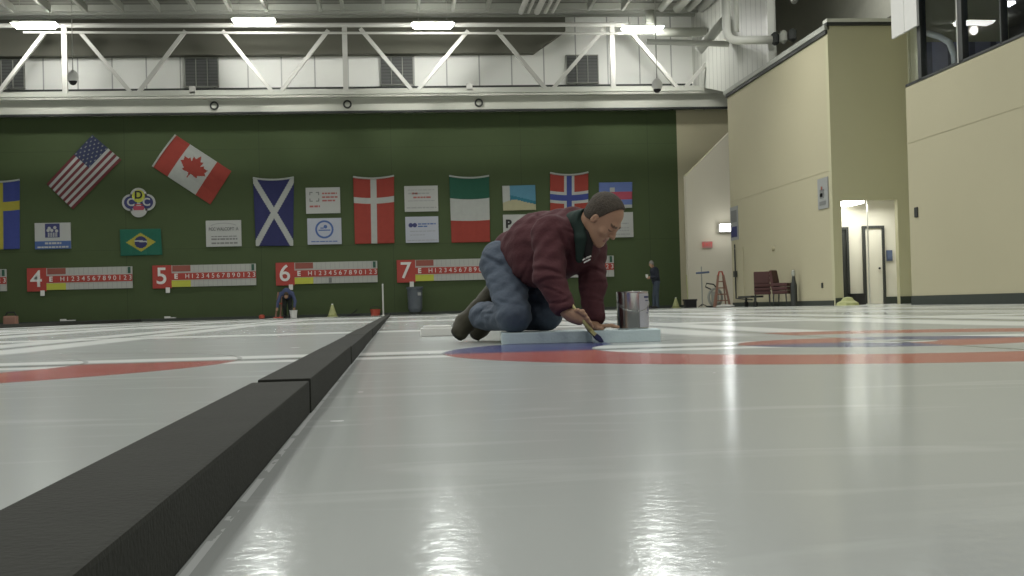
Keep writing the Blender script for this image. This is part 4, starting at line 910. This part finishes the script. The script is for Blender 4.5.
# ---- small far figures
def small_person(lb, base, J, cols, hh=.022):
    bp = thing('person', lb, 'person', base); B = A(*base)
    P_ = {k: B+A(*v) for k, v in J.items()}
    def legs(P, e=0.): return union([capsule(P, P_['hipr'], P_['knr'], .085+e, .06+e), capsule(P, P_['knr'], P_['anr'], .06+e, .045+e), capsule(P, P_['hipl'], P_['knl'], .085+e, .06+e), capsule(P, P_['knl'], P_['anl'], .06+e, .045+e)], .03)
    def arms(P, e=0.): return union([capsule(P, P_['shr'], P_['elr'], .05+e, .04+e), capsule(P, P_['elr'], P_['har'], .04+e, .03+e), capsule(P, P_['shl'], P_['ell'], .05+e, .04+e), capsule(P, P_['ell'], P_['hal'], .04+e, .03+e)], .02)
    def tor(P, e=0.): return union([capsule(P, P_['pel'], P_['ch'], .13+e, .15+e), capsule(P, P_['shr'], P_['shl'], .06+e, .06+e)], .05)
    def head(P): return union([ell(P, P_['hd'], (.08, .09, .115)), capsule(P, P_['hd'], P_['ch'], .055, .06), ell(P, P_['hd']+A(*J['nose']), (.018, .018, .022))], .02)
    hands = lambda P: union([ell(P, P_['har'], (.045, .04, .06)), ell(P, P_['hal'], (.045, .04, .06))], .01)
    feet = lambda P: union([capsule(P, P_['anr'], P_['anr']+A(*J['toe']), .045, .04), capsule(P, P_['anl'], P_['anl']+A(*J['toe']), .045, .04)], .01)
    lo, hi = B+A(-.75, -.6, -.02), B+A(.75, .6, 1.85)
    blob('body', lambda P: union([tor(P, -.02), legs(P, -.02), arms(P, -.01), head(P), hands(P), feet(P)], .03), lo, hi, hh, M['skin'], bp)
    blob('jacket', lambda P: np.minimum(tor(P, .015), smax(arms(P, .015), -hands(P)+.01, .01)), lo, hi, hh, None, bp, (lambda c: (np.linalg.norm(c[:, :2]-c[:, :2], axis=1) > 1)) if cols[0] is not None else None, [cols[0]])
    blob('trousers', lambda P: union([legs(P, .015), ell(P, P_['pel'], (.15, .13, .12))], .04), lo, hi, hh, cols[1], bp)
    for k in ('anr', 'anl'):
        blob('shoe', lambda P, k=k: capsule(P, P_[k]+A(0, 0, -.01), P_[k]+A(*J['toe']), .055, .05), lo, hi, hh, M['black'], bp)
    blob('hair', lambda P: smax(ell(P, P_['hd']+A(0, 0, .015), (.09, .1, .12)), -((P-P_['hd'])@A(*J['hairn'])+.01), .01), P_['hd']-.2, P_['hd']+.2, .015, cols[2], bp)
    return bp
c_navy = mat('navy jacket cloth', (.016, .02, .03), .9); c_den = mat('faded grey denim', (.045, .06, .08), .9); c_grey = mat('grey hair', (.2, .19, .17), .9)
small_person('person in dark jacket standing sideways by the green wall, looking down at their hands', (9.22, 44, 0),
             dict(hipr=(.06, -.09, .9), hipl=(.06, .09, .9), knr=(.04, -.1, .48), knl=(.0, .1, .48), anr=(.06, -.1, .07), anl=(-.03, .1, .07), pel=(.05, 0, .95), ch=(.0, 0, 1.32), shr=(.02, -.19, 1.4), shl=(.02, .19, 1.4),
                  elr=(.06, -.24, 1.12), ell=(.04, .24, 1.12), har=(-.22, -.1, 1.10), hal=(-.22, .08, 1.10), hd=(-.10, 0, 1.58), nose=(-.085, 0, -.03), toe=(-.16, 0, -.02), hairn=(.5, 0, .8)), (c_navy, c_den, c_grey))
tag(obj('paper_cup', lathe(new(), [(.035, 0), (.05, .12), (.045, .12), (.03, .01)], seg=14), M['white'], loc=(8.94, 43.98, 1.1)), 'small white cup held by the person by the green wall', 'cup')
c_b = mat('blue grey vest', (.055, .07, .14), .9); c_dk = mat('dark trousers', (.014, .018, .014), .9); c_hr = mat('brown hair', (.05, .035, .02), .9)
small_person('person in blue top bending far down under scoreboard 6', (-3.84, 45.6, 0),
             dict(hipr=(-.09, .15, .72), hipl=(.09, .15, .72), knr=(-.1, .0, .42), knl=(.1, .0, .42), anr=(-.1, .15, .07), anl=(.1, .15, .07), pel=(0, .15, .78), ch=(0, -.12, .92), shr=(-.2, -.14, .88), shl=(.2, -.14, .88),
                  elr=(-.3, -.2, .60), ell=(.3, -.2, .60), har=(-.34, -.25, .32), hal=(.26, -.25, .32), hd=(0, -.34, .80), nose=(0, -.06, -.07), toe=(0, -.16, -.02), hairn=(0, .2, .9)), (c_b, c_dk, c_hr))
t = thing('paint_bucket', 'white bucket beside the bending person under scoreboard 6', 'bucket', (-3.60, 45.3, 0)); obj('bucket_body', lathe(new(), [(.11, 0), (.14, .26), (.15, .28), (.12, .28), (.1, .02)]), M['white'], t); obj('bucket_handle', tube(new(), [(.14*math.cos(a), 0, .27+.1*math.sin(a)) for a in [math.pi*i/8 for i in range(9)]], .008, 6), M['dark'], t)
t = thing('red_tool_rack', 'red brown upright tool frame left of the bending person', 'rack', (-4.22, 45.9, 0))
for s in (-.07, .09): obj('upright', tube(new(), [(s, 0, 0), (s+.12, 0, .95)], .03, 8), M['rust'], t)
obj('foot_bar', box((-.14, -.12, 0), (.2, .12, .05), .01), M['orange'], t); obj('crosspiece', box((.0, -.03, .5), (.2, .03, .56)), M['orange'], t)
